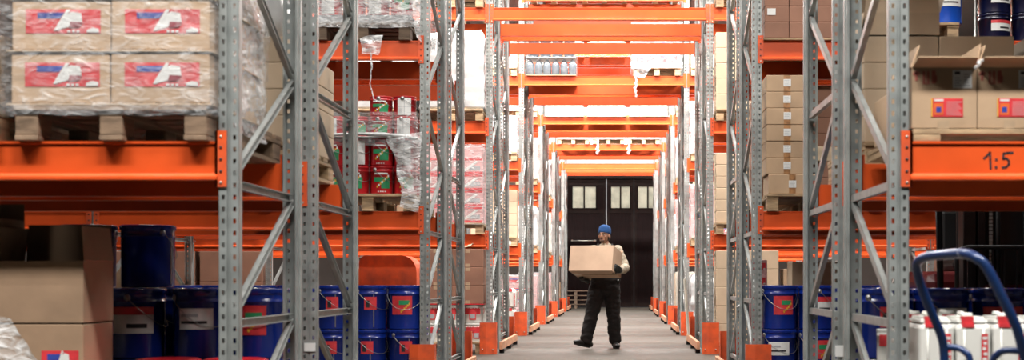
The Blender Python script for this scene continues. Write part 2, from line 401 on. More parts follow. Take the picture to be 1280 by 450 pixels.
# floor protectors and the rails between them
def make_guard():
    b = MB(); t = .004
    # folded plate: narrow angled wing, broad face, return
    poly = [(-.105,.10),(-.105,0),(-.03,-.012),(.105,0),(.105,.10)]
    for (x0,y0),(x1,y1) in zip(poly, poly[1:]):
        dx,dy = x1-x0,y1-y0; l = math.hypot(dx,dy); nx,ny = -dy/l*t, dx/l*t
        b.add([(x0,y0,0),(x1,y1,0),(x1+nx,y1+ny,0),(x0+nx,y0+ny,0),(x0,y0,.40),(x1,y1,.40),(x1+nx,y1+ny,.40),(x0+nx,y0+ny,.40)], [(0,3,2,1),(4,5,6,7),(0,1,5,4),(1,2,6,5),(2,3,7,6),(3,0,4,7)])
    o = b.build('upright_protector', GUARD)
    for x in (-.07,.06): reg(o, part(MB().lathe([(.01,0),(.01,.006),(.005,.009)],8,M=T(x,-.007 if x<0 else -.006,.06)@rot('X',90)), 'bolt', BOLT, o))
    return o
def make_rail():
    b = MB().bbox(-.02,.02,0,2.50,.05,.15,.006); o = b.build('floor_rail', RAIL)
    for y in (.15,1.25,2.35): reg(o, part(MB().box(-.03,.03,y-.03,y+.03,0,.05), 'rail_foot', DARKM, o))
    return o
for r, d in enumerate(ROWD):
    for i in (0,1):
        x = XL+BAY*i; sd = 'left' if i == 0 else 'right'
        place('guard', make_guard, (x,d-.16,0), 0, 'orange steel protector in front of the %s tunnel upright, %s rack row' % (sd, ORD[r]), 'upright protector', 'orange upright protectors')
        place('guard', make_guard, (x,d+2*RD+GAP+.16,0), PI, 'orange steel protector behind the %s tunnel upright, %s rack row' % (sd, ORD[r]), 'upright protector', 'orange upright protectors')
        place('rail', make_rail, (x+(.145 if i==0 else -.145),d+.02,0), 0, 'worn salmon floor rail along the %s side of tunnel, %s rack row' % (sd, ORD[r]), 'floor rail', 'floor rails beside the tunnel')
# ------------------------------------------------------------------ lamps
def make_lamp(fx):
    t = bpy.data.objects.new('ceiling_lamp', None); C.objects.link(t)
    part(MB().bbox(-1.25,1.25,-.16,.16,.0,.10,.01), 'housing', STEEL, t)
    part(MB().box(-1.2,1.2,-.13,.13,-.012,-.001), 'diffuser', mat('lamp_diffuser',(.9,.9,.9,1),.5,emis=(1,.98,.94,1),es=3), t)
    for x in (-1,1): part(MB().tube([(x,0,.1),(x,0,HC-6.95 if fx else .72)],.008,6), 'hanger', STEEL, t)
    return t
LY = [2.9, 9.6, 15.2, 20.8, 26.4, 32.0, 37.6, 43.3]
LP = [250, 145, 400, 600, 720, 740, 640, 130]
for k, y in enumerate(LY):
    for s, xx in (('left',-3.5),('middle',-.2),('right',3.1)):
        H = 6.95
        place('lamp', (lambda: make_lamp(1)), (xx,y,H), 0, 'long white ceiling lamp, %s of three, %s' % (s, 'above the near aisle' if k == 0 else 'above the aisle behind the %s rack row' % ORD[k-1]), 'ceiling lamp', 'ceiling lamps')
        ld = bpy.data.lights.new('lamp_light', 'AREA'); ld.shape = 'RECTANGLE'; ld.size = 2.3; ld.size_y = .5; ld.energy = LP[k]*1.0; ld.color = (1,.975,.93)
        lo = bpy.data.objects.new('lamp_light', ld); C.objects.link(lo); lo.location = (xx,y,H-.05)
        if k == 0: lo.rotation_euler = (math.radians(22),0,0); ld.spread = math.radians(120)
UNSEEN = set('10.0.0 10.1.0 13.1.0 14.0.0 14.1.0 16.1.0 20.0.1 21.1.0 23.0.0 24.1.0 25.0.1 27.0.1 28.1.0 29.0.0 29.1.0 35.1.0 36.1.0 4.0.1 4.0.2 4.1.0 48.0.0 49.0.0 51.0.0 54.0.0 55.0.0 57.0.0 58.0.0 59.0.0 60.0.0 61.0.0 62.0.1 63.0.0 63.1.0 64.0.0 64.1.0 65.0.0 65.1.0 8.0.1 8.1.0 9.1.0'.split())   # columns of cartons wholly hidden behind others
# ------------------------------------------------------------------ loads: makers
def sd(side): return 'left' if side < 0 else 'right'
def make_pallet(fine, W=.8, D=1.2, wood=None):
    wood = wood or WOOD
    def mk():
        if not fine:
            b = MB()
            for i in range(7): y = -D/2+.05+i*(D-.1)/6; b.box(-W/2,W/2,y-.065,y+.065,.122,.144)
            for x in (-W/2,-.073,W/2-.1):
                xx = x if x != -.073 else -.05
                b.box(xx,xx+.1,-D/2,D/2,.100,.122); b.box(xx,xx+.1,-D/2,D/2,0,.022)
                for y in (-D/2,-.07,D/2-.14): b.box(xx,xx+.1,y,y+.14,.022,.100)
            return b.build('pallet', wood)
        t = bpy.data.objects.new('pallet', None); C.objects.link(t)
        b = MB()
        n = 7; 
        for i in range(n): y = -D/2+.05+i*(D-.1)/(n-1); b.bbox(-W/2,W/2,y-.062+.012*random.random(),y+.062,.122,.144,.003)
        for x in (-W/2,-.05,W/2-.1): b.bbox(x,x+.1,-D/2+.002,D/2-.002,.1005,.1215,.003)
        part(b, 'deck', wood, t)
        for x in (-W/2,-.05,W/2-.1):
            part(MB().bbox(x+.002,x+.098,-D/2,D/2,0,.0215,.003), 'bottom_runner', wood, t)
            for y in (-D/2+.003,-.07,D/2-.143): part(MB().bbox(x+.003,x+.097,y,y+.14,.022,.100,.004), 'block', wood, t)
        return t
    return mk
def pallet(x, y, z, label, fine=True, group='wooden pallets in the racks', W=.8, D=1.2, wood=None):
    """x, y: centre"""
    return place(('pallet',fine,W,D,wood.name if wood else ''), make_pallet(fine,W,D,wood), (x,y,z), 0, label, 'pallet', group)
def brand_label(b, x0, x1, z0, z1, y, back=0):
    """red printed panel: blue strip, white diagonal, white vehicle shape, small white marks"""
    w, h = x1-x0, z1-z0; L = []
    def poly(pts, m, yy): 
        vs = [(x0+w*a, yy, z0+h*c) for a,c in pts]; n = len(vs); b.add(vs+[(vx,vy+.0012,vz) for vx,vy,vz in vs], [tuple(range(n)),tuple(range(n,2*n))[::-1]]+[(i,n+i,n+(i+1)%n,(i+1)%n) for i in range(n)], m)
    poly([(0,0),(1,0),(1,1),(0,1)], 0, y)
    poly([(.16,.62),(.46,.62),(.52,.86),(.16,.86)], 1, y-.0015)
    poly([(.38,.12),(.43,.12),(.60,.98),(.55,.98)], 2, y-.0025)
    poly([(.40,.12),(.62,.30),(.76,.44),(.74,.84),(.62,.90),(.56,.80)], 2, y-.002)
    poly([(.58,.22),(.72,.26),(.76,.46),(.60,.48)], 3, y-.003)
    for k in range(3): poly([(.56+.06*k,.04),(.60+.06*k,.04),(.60+.06*k,.12),(.56+.06*k,.12)], 2, y-.002)
    poly([(.82,.04),(.98,.04),(.98,.18),(.90,.24),(.82,.14)], 2, y-.002)
LBM = [REDL, BLUEP, PAPER, mat('dark_red_print',(.30,.03,.05,1),.4)]
def carton_maker(w, d, h, m, tape=None, lab=None, key=None):
    """carton with its base centre at the origin, front face towards -y"""
    def mk():
        b = MB(); b.bbox(-w/2,w/2,-d/2,d/2,0,h,.006)
        o = b.build('cardboard_box', m)
        if tape == 'front':       # tape runs over the top edge and down the front
            t = MB(); t.box(-.028,.028,-d/2-.0014,-d/2+.001,0.004,h-.004); t.box(-.028,.028,-d/2,d/2,h-.001,h+.0006); reg(o, part(t, 'packing_tape', TAPE, o))
        if tape == 'low':
            t = MB(); t.box(-.03,.03,-d/2-.0012,-d/2+.001,0.004,.045); t.box(-.03,.03,-d/2-.0012,-d/2+.001,h-.05,h-.004); reg(o, part(t, 'packing_tape', TAPEC, o))
        if tape == 'seam':
            t = MB(); t.box(-w/2+.01,w/2-.01,-d/2-.0012,-d/2+.001,h*.5-.02,h*.5+.02); reg(o, part(t, 'packing_tape', TAPEC, o))
        if lab == 'brand':
            l = MB(); brand_label(l, -w*.36, w*.40, h*.33, h*.80, -d/2-.0016); reg(o, part(l, 'printed_label', LBM, o, 'red printed label with a blue strip'))
        if lab == 'paper':
            l = MB(); l.box(-.030,.032,-d/2-.003,-d/2-.0016,h*.32,h*.32+.06); 
            for k in range(4): l.box(-.024,.022-.006*(k%2),-d/2-.0034,-d/2-.003,h*.32+.010+k*.012,h*.32+.014+k*.012,1)
            reg(o, part(l, 'paper_label', [PAPER, GREYP], o, 'small white paper label'))
        if lab == 'corner':
            l = MB(); l.box(-w/2+.02,-w/2+.09,-d/2-.003,-d/2-.0004,h*.45,h*.45+.055); reg(o, part(l, 'paper_label', PAPER, o, 'small white paper label'))
        if lab == 'small_red':
            l = MB(); brand_label(l, w*.05, w*.45, h*.25, h*.62, -d/2-.0016); reg(o, part(l, 'printed_label', LBM, o, 'small red printed label'))
        return o
    return mk
TIER = ['bottom','second','third','fourth','fifth','sixth','seventh']
COLN = ['nearest the tunnel','second from tunnel','third from tunnel','fourth from tunnel','fifth from tunnel','sixth from tunnel']
DEP = ['front','second','third','fourth']
SID = [0]; COLKEY = {}
def stack(key, mk, xe, side, y0, z, w, d, h, nx, ny, nz, desc, cat, where, group, gap=.004, jit=.004, skip=None, variants=None, ylabel=True):
    """grid of single things; xe = edge of the load nearest the tunnel; y0 = front"""
    out = []; SID[0] += 1
    for t in range(nz):
        for c in range(nx):
            for r in range(ny):
                ck = '%d.%d.%d' % (SID[0],c,r)
                if (skip and skip(t,c,r)) or (c and r) or ck in UNSEEN: continue
                kk, mm = (key, mk) if not variants else variants(t,c,r)
                x = xe + side*(w/2 + c*(w+gap)) + random.uniform(-1,1)*jit*.3
                y = y0 + d/2 + r*(d+gap) + random.uniform(-1,1)*jit*.3
                lab = '%s, %s layer, %s%s, %s' % (desc, TIER[t], COLN[c] if nx > 1 else '', (', '+DEP[r]) if (ny > 1) else '', where)
                lab = lab.replace(', ,', ',')
                o = place(kk, mm, (x,y,z+t*(h+.0005)), 0, lab, cat, group); out.append(o); COLKEY[o.name] = ck
    return out
def wrap(x0, x1, y0, y1, z0, z1, label, m=FILM, amp=.012, seed=0, top=True, group='stretch film round the pallet loads', tail=None):
    """crumpled sleeve of film round a load"""
    nx, ny, nz = max(4,int((x1-x0)/.045)), max(4,int((y1-y0)/.06)), max(4,int((z1-z0)/.045)); b = MB(); cx, cy = (x0+x1)/2, (y0+y1)/2
    ring = [(x0+(x1-x0)*i/nx, y0) for i in range(nx)]+[(x1,y0+(y1-y0)*i/ny) for i in range(ny)]+[(x1-(x1-x0)*i/nx,y1) for i in range(nx)]+[(x0,y1-(y1-y0)*i/ny) for i in range(ny)]
    n = len(ring); vs = []
    for k in range(nz+1):
        z = z0+(z1-z0)*k/nz
        for (x,y) in ring:
            p = Vector((x*9, y*9, z*16+seed)); nn = noise.noise(p)*.6+noise.noise(p*2.3)*.4
            dv = Vector((x-cx,y-cy)); sx = 1 if abs(x-cx) > (x1-x0)/2-1e-4 else 0; sy = 1 if abs(y-cy) > (y1-y0)/2-1e-4 else 0
            a = amp*(nn+.45)
            if a < 0: a *= .25
            vs.append((x+(1 if x>cx else -1)*sx*a, y+(1 if y>cy else -1)*sy*a, z+ (amp*.8*nn if 0<k<nz else amp*.4*nn)))
    fs = [(k*n+i, k*n+(i+1)%n, (k+1)*n+(i+1)%n, (k+1)*n+i) for k in range(nz) for i in range(n)]
    if top:
        vs.append((cx,cy,z1+.01)); t = len(vs)-1; fs += [(nz*n+i, nz*n+(i+1)%n, t) for i in range(n)]
    b.add(vs, fs, 0, True)
    o = b.build('stretch_wrap', m); return tag(o, label, 'stretch film', group)
def attach(o, parent):
    bpy.context.view_layer.update(); o.parent = parent; o.matrix_parent_inverse = parent.matrix_world.inverted(); return o
def strand(pts, label, r=.012, m=None, amp=.4, name='film_strip', parent=None):
    """twisted tail of torn film"""
    P = [Vector(p) for p in pts]; out = []; rr = []
    for i in range(len(P)-1):
        for k in range(5): out.append(P[i].lerp(P[i+1],k/5))
    out.append(P[-1])
    for i, p in enumerate(out):
        s = noise.noise(Vector((p.z*14,i*.7,3))); p += Vector((s,noise.noise(Vector((i*.9,p.z*9,8))),0))*r*1.2; rr.append(r*(.55+amp*abs(s)*3))
    o = MB().tube(out, rr, 7).build(name, m or FILML); return attach(o, parent) if parent else tag(o, label, 'film strip')
def sheet(pts, label, m, name='film_sheet', amp=.03, n=14, cat='plastic film', parent=None):
    """crumpled hanging sheet over a quad of four corners"""
    a,b_,c,d = [Vector(p) for p in pts]; vs = []; nrm = (b_-a).cross(d-a).normalized()
    for i in range(n+1):
        for j in range(n+1):
            u, v = i/n, j/n; p = a*(1-u)*(1-v)+b_*u*(1-v)+c*u*v+d*(1-u)*v
            vs.append(p+nrm*amp*(noise.noise(p*7)+.6*noise.noise(p*17))+(b_-a).normalized()*amp*.6*noise.noise(p*5+Vector((5,5,5)))*(1 if 0<u<1 else 1.6))
    fs = [(i*(n+1)+j,(i+1)*(n+1)+j,(i+1)*(n+1)+j+1,i*(n+1)+j+1) for i in range(n) for j in range(n)]
    o = MB().add(vs, fs, 0, True).build(name, m); return attach(o, parent) if parent else tag(o, label, cat)
def pail_maker(R, H, m, lab=None, handle=True, lugs=True, seam=False, rz=0, n=28):
    def mk():
        b = MB(); r0 = R*.955
        b.lathe([(r0-.01,0),(r0,.006),(r0,.012),(R*.965,H*.80),(R*.985,H*.805),(R*.985,H*.825),(R*.965,H*.83),(R*.97,H*.915),(R*.985,H*.93)], n)
        o = b.build('pail', m)
        l = MB().lathe([(R*.985,H*.918),(R,H*.925),(R,H*.985),(R*.985,H*1.0-.001),(R*.95,H*1.0-.001),(R*.93,H*.975),(R*.5,H*.972),(.005,H*.972)], n)
        for k in range(16 if n > 20 else 0):
            a = 2*PI*k/16; l.box(-.011,.011,-.003,.002,H*.93,H*.975, M=Matrix.Rotation(a,4,'Z')@T(0,-R*1.0,0))
        reg(o, part(l, 'lid', m, o))
        if seam: reg(o, part(MB().box(-.004,.004,-.002,.001,.02,H*.79,M=Matrix.Rotation(math.radians(25),4,'Z')@T(0,-R*.963,0)), 'seam', WIRE, o))
        if handle:
            hb = MB(); a0 = math.radians(rz+20); pts = []
            for k in range(15):
                u = k/14; a = a0 - PI + u*PI          # wraps round the front, sagging
                rr = R+.004; pts.append((rr*math.cos(a), rr*math.sin(a), H*.87 - math.sin(u*PI)*H*.42))
            hb.tube(pts, .0020, 6)
            h_ = part(hb, 'handle', WIRE, o); reg(o, h_)
            if lugs:
                g = MB()
                for p in (pts[0], pts[-1]): 
                    v = Vector(p); a = math.atan2(v.y, v.x); g.lathe([(.018,0),(.018,.004),(.010,.008),(.004,.012)], 10, M=Matrix.Rotation(a,4,'Z')@T(R*.965,0,H*.87)@rot('Y',90))
                reg(h_, part(g, 'lug', WIRE, h_))
        def patch(x0, x1, z0, z1, mt, off, bb):
            ks = 8; vs = []
            for k in range(ks+1):
                a = -PI/2 + (x0+(x1-x0)*k/ks)/R
                for z in (z0,z1): vs.append(((R*.972+off)*math.cos(a),(R*.972+off)*math.sin(a),z))
            bb.add(vs, [(2*k,2*k+2,2*k+3,2*k+1) for k in range(ks)], mt, True)
        if lab:
            q_ = MB(); mats = [PAPER, REDL, GREENP, YELP, INK, GREYP]
            if lab == 'white': patch(-R*.62,R*.62,H*.42,H*.72,0,.001,q_); patch(-R*.55,R*.4,H*.50,H*.54,4,.002,q_); patch(-R*.55,R*.1,H*.60,H*.64,5,.002,q_)
            if lab == 'whitered': patch(-R*.75,R*.75,H*.36,H*.74,0,.001,q_); patch(-R*.75,R*.75,H*.63,H*.74,1,.002,q_); patch(-R*.2,R*.5,H*.44,H*.50,4,.002,q_)
            if lab == 'red': 
                patch(-R*.6,R*.6,H*.34,H*.76,1,.001,q_); patch(-R*.15,R*.45,H*.56,H*.66,2,.002,q_)
                for k in range(6): patch(-R*.05+R*.09*k,R*.03+R*.09*k,H*(.38+.035*k),H*(.43+.035*k),3,.003,q_)
            if lab == 'darkred': patch(-R*.1,R*.6,H*.45,H*.74,1,.001,q_); patch(.0,R*.2,H*.5,H*.66,4,.002,q_)
            if lab == 'tin':    # green picture, diagonal brush stroke
                patch(-R*.75,R*.75,H*.44,H*.60,2,.001,q_); patch(-R*.1,R*.7,H*.20,H*.46,2,.001,q_)
                for k in range(8): patch(-R*.5+R*.14*k,-R*.36+R*.14*k,H*(.22+.055*k),H*(.30+.055*k),0 if k%2 else 3,.002,q_)
                for k in range(4): patch(-R*.4+R*.2*k,-R*.28+R*.2*k,H*.07,H*.11,0,.002,q_)
                patch(-R*.7,R*.5,H*.70,H*.76,0,.002,q_)
            if lab == 'tinwhite':
                patch(-R*.62,R*.62,H*.05,H*.90,0,.001,q_); patch(-.002,.002,H*.05,H*.9,5,.002,q_); patch(-R*.62,R*.62,H*.45,H*.465,5,.002,q_)
                for k in range(5): patch(-R*.5,-R*.15,H*(.15+.05*k),H*(.165+.05*k),5,.002,q_)
            if lab == 'tub':
                patch(-R*1.0,R*1.0,H*.50,H*.84,1,.001,q_); patch(-R*.2,R*.5,H*.20,H*.62,1,.0015,q_); patch(-R*.1,R*.4,H*.26,H*.5,5,.002,q_)
            reg(o, part(q_, 'printed_label', mats, o, {'white':'white paper label','whitered':'white and red label','red':'red label with green and yellow print','darkred':'red label','tin':'green label with a pale brush stroke','tinwhite':'white data panel','tub':'red printed band'}[lab]))
        return o
    return mk
# parts were registered by part() already, reg() again would double them: keep each child once
_old_kids = kids
def kids(o):
    out = []; [out.append(c) for c in KIDS.get(o.name, []) if c not in out]; return out
def jerrycan():
    w, d, h = .150, .29, .325; b = MB()
    b.bbox(-w/2+.002,w/2-.002,-d/2,d/2,0,h*.86,.018)
    bm = bmesh.new(); bmesh.ops.create_cube(bm, size=1)
    for v in bm.verts:
        top = v.co.z > 0; s = .93 if top else 1; v.co = Vector((v.co.x*(w-.02)*(s if top else 1), v.co.y*(d-.02)*(s if top else 1), h*.845 if not top else h*.955))
    bmesh.ops.bevel(bm, geom=bm.edges[:], offset=.012, segments=2, affect='EDGES'); b.bm(bm)
    b.tube([(0,.12,h*.94),(0,.10,h*.985),(0,.04,h*.985),(0,.02,h*.94)], .010, 8)
    for x in (-.04,.04): b.tube([(x,-d/2-.001,.03),(x,-d/2-.001,h*.8)], .004, 6)
    o = b.build('jerrycan', WHITE)
    part(MB().lathe([(.024,0),(.024,.014),(.020,.018)], 14, M=T(0,-.03,h*.945)), 'screw_cap', WHITE, o)
    l = MB(); l.box(.030,.056,-d/2-.006,-d/2-.0045,.03,.24)
    for k in range(9): l.box(.034+.004*(k%2),.048+.003*(k%3),-d/2-.0068,-d/2-.006,.04+k*.022,.052+k*.022,1)
    part(l, 'printed_label', [REDL, PAPER], o, 'red vertical label')
    part(MB().box(-.050,.000,-d/2-.003,-d/2+.012,h*.82,h*.868).box(-.050,.000,-d/2+.008,-d/2+.03,h*.86,h*.962), 'red_seal', REDL, o)
    return o
# ------------------------------------------------------------------ row by row
D1, D2, D3, D4, D5, D6, D7 = ROWD
L1, L2, L3, L4 = LV[1:5]; PH = .1445
def RX(k, side=1):    # centre of pallet slot k in the first bay on a side
    return (XL-.075-.4-k*.86) if side < 0 else (XR+.075+.4+k*.86)
def RY(row, ab): return ROWD[row]+(.55 if ab == 'A' else .55+RD+GAP)
WWOOD = mat('weathered_pallet_wood', (.30,.20,.13,1), .85, 0, .25, 7, .3, 60, stretch=(1,.25,4))
# ---- row 1 left, lowest level
pallet(RX(0,-1), RY(0,'A'), L1, 'weathered pallet under film wrapped cartons, nearest left shelf', True, wood=WWOOD)
z = L1+PH; xe = RX(0,-1)+.41
w1 = .408
for lay in range(3):
    sb = MB().bbox(xe-.835-.005,xe+.012,RY(0,'A')-.608,RY(0,'A')+.20,z,z+.006,.002); so = sb.build('slip_sheet', CARDL)
    tag(so, 'thin cardboard sheet under the %s layer of film wrapped cartons' % TIER[lay], 'cardboard sheet', 'sheets between the wrapped cartons'); z += .007
    stack(('c1',), carton_maker(w1,.395,.212,CARD,lab='brand'), xe, -1, RY(0,'A')-.6, z, w1, .395, .212, 2, 2, 1,
          'film wrapped carton, %s tier' % TIER[lay], 'carton', 'nearest left shelf', 'film wrapped cartons on the nearest left shelf', jit=.006)
    z += .214
w0 = wrap(xe-.85, xe+.014, RY(0,'A')-.618, RY(0,'A')+.215, L1+.10, z+.03, 'clear stretch film round the cartons on nearest left shelf', FILM, .022, 3)
sheet([(xe+.002,5.60,1.60),(xe+.014,6.27,1.58),(xe+.014,6.27,2.30),(xe+.002,5.60,2.30)], '', FILML, amp=.022, parent=w0)
for zz_, k in ((L1+PH,0),):
    pallet(RX(1,-1)-.02, RY(0,'A'), L1, 'pallet at the far left edge of the nearest shelf')
    stack(('c2',), carton_maker(.39,.39,.30,CARD,tape='low'), RX(1,-1)+.385, -1, RY(0,'A')-.58, L1+PH, .39,.39,.30,2,3,1, 'plain brown carton', 'carton', 'leftmost nearest shelf pallet', 'plain cartons at the left edge of the nearest shelf')
    stack(('c2b',), carton_maker(.39,.39,.42,CARDB), RX(1,-1)+.36, -1, RY(0,'A')-.56, L1+PH+.3015, .39,.39,.42,1,1,1, 'dark brown carton atop plain ones', 'carton', 'leftmost nearest shelf pallet', 'dark cartons at the left edge of the nearest shelf')
# rack B behind: plain carton stack
def plain_stack_B(side, nx, first=0):
    for k in range(nx):
        pallet(RX(k,side)+ (.04 if side>0 else -.04), RY(0,'B'), L1, '%s pallet behind the nearest %s shelf, under plain cartons' % (['first','second'][k], sd(side)))
        stack(('c3',), carton_maker(.392,.392,.138,CARDL), RX(k,side)+side*(-.40+.04), side, RY(0,'B')-.59, L1+PH, .392,.392,.138,2,3,4 if side<0 else 4, 'flat tan carton', 'carton', 'middle %s pallet behind nearest %s shelf' % (['inner','outer'][k], sd(side)) if 0 else '%s pallet, rear of nearest %s rack' % (['inner','outer'][k], sd(side)), 'flat tan cartons behind the nearest %s shelf' % sd(side), skip=lambda t,c,r: (c==1) if side<0 else (r==2))
plain_stack_B(-1,1); plain_stack_B(1,2)
# white sack on top of the tan stack, left
sk = MB(); bm = bmesh.new(); bmesh.ops.create_icosphere(bm, subdivisions=4, radius=1)
for v in bm.verts:
    c = v.co.copy(); sgn = lambda a, p: math.copysign(abs(a)**p, a)
    v.co = Vector((sgn(c.x,.6)*.36, sgn(c.y,.6)*.40, sgn(c.z,.7)*.17)) + c*.03*noise.noise(c*3)
sk.bm(bm, 0, True); o = sk.build('white_sack', BAG, loc=(RX(0,-1)-.06, RY(0,'B')-.17, L1+PH+4*.1385+.155)); tag(o, 'pale full sack lying on the tan cartons behind the nearest left frame', 'sack')
# ---- row 1 left, floor
def pails(tag_, mk, xc, side, y0, z, P, nx, ny, nz, desc, where, group, skip=None, variants=None, H=.36, cat='pail', jit=.006):
    for t in range(nz):
        for c in range(nx):
            for r in range(ny):
                if skip and skip(t,c,r): continue
                kk, mm = (tag_, mk) if not variants else variants(t,c,r)
                lab = '%s, %s layer, %s, %s, %s' % (desc, TIER[t], COLN[c], DEP[r], where)
                place(kk, mm, (xc+side*c*P+random.uniform(-jit,jit)*.3, y0+r*P, z+t*(H+.001)), random.uniform(-.25,.25) if kk else 0, lab, cat, group)
BW = (('pbw',), pail_maker(.153,.372,BLUE,'white',rz=15)); BR = (('pbr',), pail_maker(.153,.372,BLUE,'red',rz=-10)); BD = (('pbd',), pail_maker(.153,.372,BLUE,'darkred',rz=40,seam=True)); BN = (('pbn',), pail_maker(.153,.372,BLUE,'whitered',rz=60)); NP = (('npl',), pail_maker(.153,.36,NAVY,'darkred',handle=True))
pick = lambda seq: (lambda t,c,r: seq[(t*5+c*3+r*2)%len(seq)])
pallet(RX(0,-1), RY(0,'B'), 0, 'pallet under blue pails, rear of nearest left rack')
pails(None,None,-1.925,-1,D1+1.43+.16,PH,.316,2,3,2,'blue steel pail','floor, rear of nearest left rack','blue pails on the floor behind the nearest left frame', variants=lambda t,c,r: [BR,BW,BD][(c+r*2+t*2)%3] if r else ([BR,BW][c] if t else [BD,BR][c]), H=.372)
pallet(-2.90, RY(0,'B'), 0, 'second pallet under blue pails, rear of nearest left rack')
pails(None,None,-2.585,-1,D1+1.43+.16,PH,.316,3,3,2,'blue steel pail','second pallet, rear of nearest left rack','blue pails on the floor behind the nearest left frame', variants=lambda t,c,r: [BW,BD,BN][(c+r+t)%3] if r else ([BN,BD,BW][c]), H=.372)
for k,(x,y) in enumerate(((-2.80,D1+1.43+.70),(-3.125,D1+1.43+.66))):
    place(*((('ptall',), pail_maker(.155,.36,BLUE,None,rz=70,seam=True)) if k==0 else NP), (x+.08,y,PH+2*.373+.001), .9 if k == 0 else 0, ['single blue pail standing on top of the other pails, left','darkest navy pail on top, beside the open carton'][k], 'pail')
pallet(RX(0,-1)-.0, RY(0,'A'), 0, 'pallet under red lidded drums, floor of nearest left rack')
RDm = pail_maker(.185,.47,REDT,None,handle=False)
def red_drum():
    b = MB().lathe([(.14,0),(.145,.01),(.15,.335)], 28); o = b.build('lidded_drum', REDT)
    part(MB().lathe([(.152,.325),(.158,.33),(.158,.375),(.154,.399),(.140,.405),(.13,.392),(.004,.392)], 28), 'lid', REDT, o); return o
for r in range(3):
    for c in range(2): place(('rdrum',), red_drum, (-1.875-.33*c, RY(0,'A')-.25+.335*r, PH), 0, 'red lidded plastic drum, %s, %s row, nearest left floor' % (COLN[c], DEP[r]), 'drum', 'red lidded drums on the nearest left floor')
CARDD = mat('dull_brown_cardboard', (.37,.24,.15,1), .85, 0, .12, 3, .12, 18, rnd=.06)
# brown cartons at the lower left
pallet(-2.93, RY(0,'A'), 0, 'pallet under brown cartons, lower left corner')
bxl = -2.30
for t in range(3):
    for c in range(2):
        for r in range(3):
            h = [.30,.30,.265][t]; zb = PH+[0,.301,.602][t]
            if (t == 2 and c == 0 and r == 0) or r > 0: continue
            place(('bl',t), carton_maker(.40,.335,h,CARDD,lab='small_red' if t==1 else None), (bxl-.2-.404*c, D1+.17+.167+.34*r, zb), 0, 'brown carton, %s layer, %s, %s row, lower left corner' % (TIER[t], COLN[c], DEP[r]), 'carton', 'brown cartons at the lower left')
def open_carton(w, d, h, m, inside, fl, ang, key):
    """open-topped carton with four flaps: front, back, left, right angles (0 = flat out)"""
    o = MB(); t = .005
    o.box(-w/2,w/2,-d/2,d/2,0,t); o.box(-w/2,w/2,-d/2,-d/2+t,0,h); o.box(-w/2,w/2,d/2-t,d/2,0,h); o.box(-w/2,-w/2+t,-d/2+t,d/2-t,0,h); o.box(w/2-t,w/2,-d/2+t,d/2-t,0,h)
    root = o.build('open_carton', m)
    for nm, a, f in zip(('front','back','left','right'), ang, fl):
        if a is None: continue
        b = MB(); A = math.radians(a)
        if nm in ('front','back'):
            s = -1 if nm == 'front' else 1; y = s*d/2; y2 = y+s*f*math.cos(A); z2 = h+f*math.sin(A)
            b.add([(-w/2+.002,y,h),(w/2-.002,y,h),(w/2-.012,y2,z2),(-w/2+.012,y2,z2),(-w/2+.002,y,h+.005),(w/2-.002,y,h+.005),(w/2-.012,y2,z2+.005),(-w/2+.012,y2,z2+.005)], [(0,1,2,3),(7,6,5,4),(0,4,5,1),(1,5,6,2),(2,6,7,3),(3,7,4,0)])
        else:
            s = -1 if nm == 'left' else 1; x = s*w/2; x2 = x+s*f*math.cos(A); z2 = h+f*math.sin(A)
            b.add([(x,-d/2+.002,h),(x,d/2-.002,h),(x2,d/2-.012,z2),(x2,-d/2+.012,z2),(x+.004*s,-d/2+.002,h+.004),(x+.004*s,d/2-.002,h+.004),(x2+.004*s,d/2-.012,z2+.004),(x2+.004*s,-d/2+.012,z2+.004)], [(0,1,2,3),(7,6,5,4),(0,4,5,1),(1,5,6,2),(2,6,7,3),(3,7,4,0)])
        part(b, 'flap', m, root)
    return root
o = open_carton(.40,.335,.27,CARDD,CARDI,(.165,.165,.15,.15),(None,88,98,96),'a'); o.location = (bxl-.2, D1+.17+.167, PH+.602); tag(o, 'open brown carton with raised flaps, top of the lower left stack', 'open carton')
o = open_carton(.40,.335,.10,CARDD,CARDI,(.165,.165,.09,.09),(None,84,94,94),'a'); o.location = (bxl-.605, D1+.18+.167, PH+.602+.266); tag(o, 'open carton with upright flaps at the left picture edge', 'open carton')
sheet([(-2.85,5.57,.82),(-2.56,5.57,.77),(-2.36,5.56,.48),(-2.52,5.56,.46)], '', FILML, amp=.03, parent=o)
o = open_carton(.36,.05,.12,CARDL,CARDI,(.12,.1,.1,.1),(None,None,None,None),'a'); o.name = 'loose_carton'; o.location = (-2.70,5.36,.42); 
bpy.data.objects.remove(o)
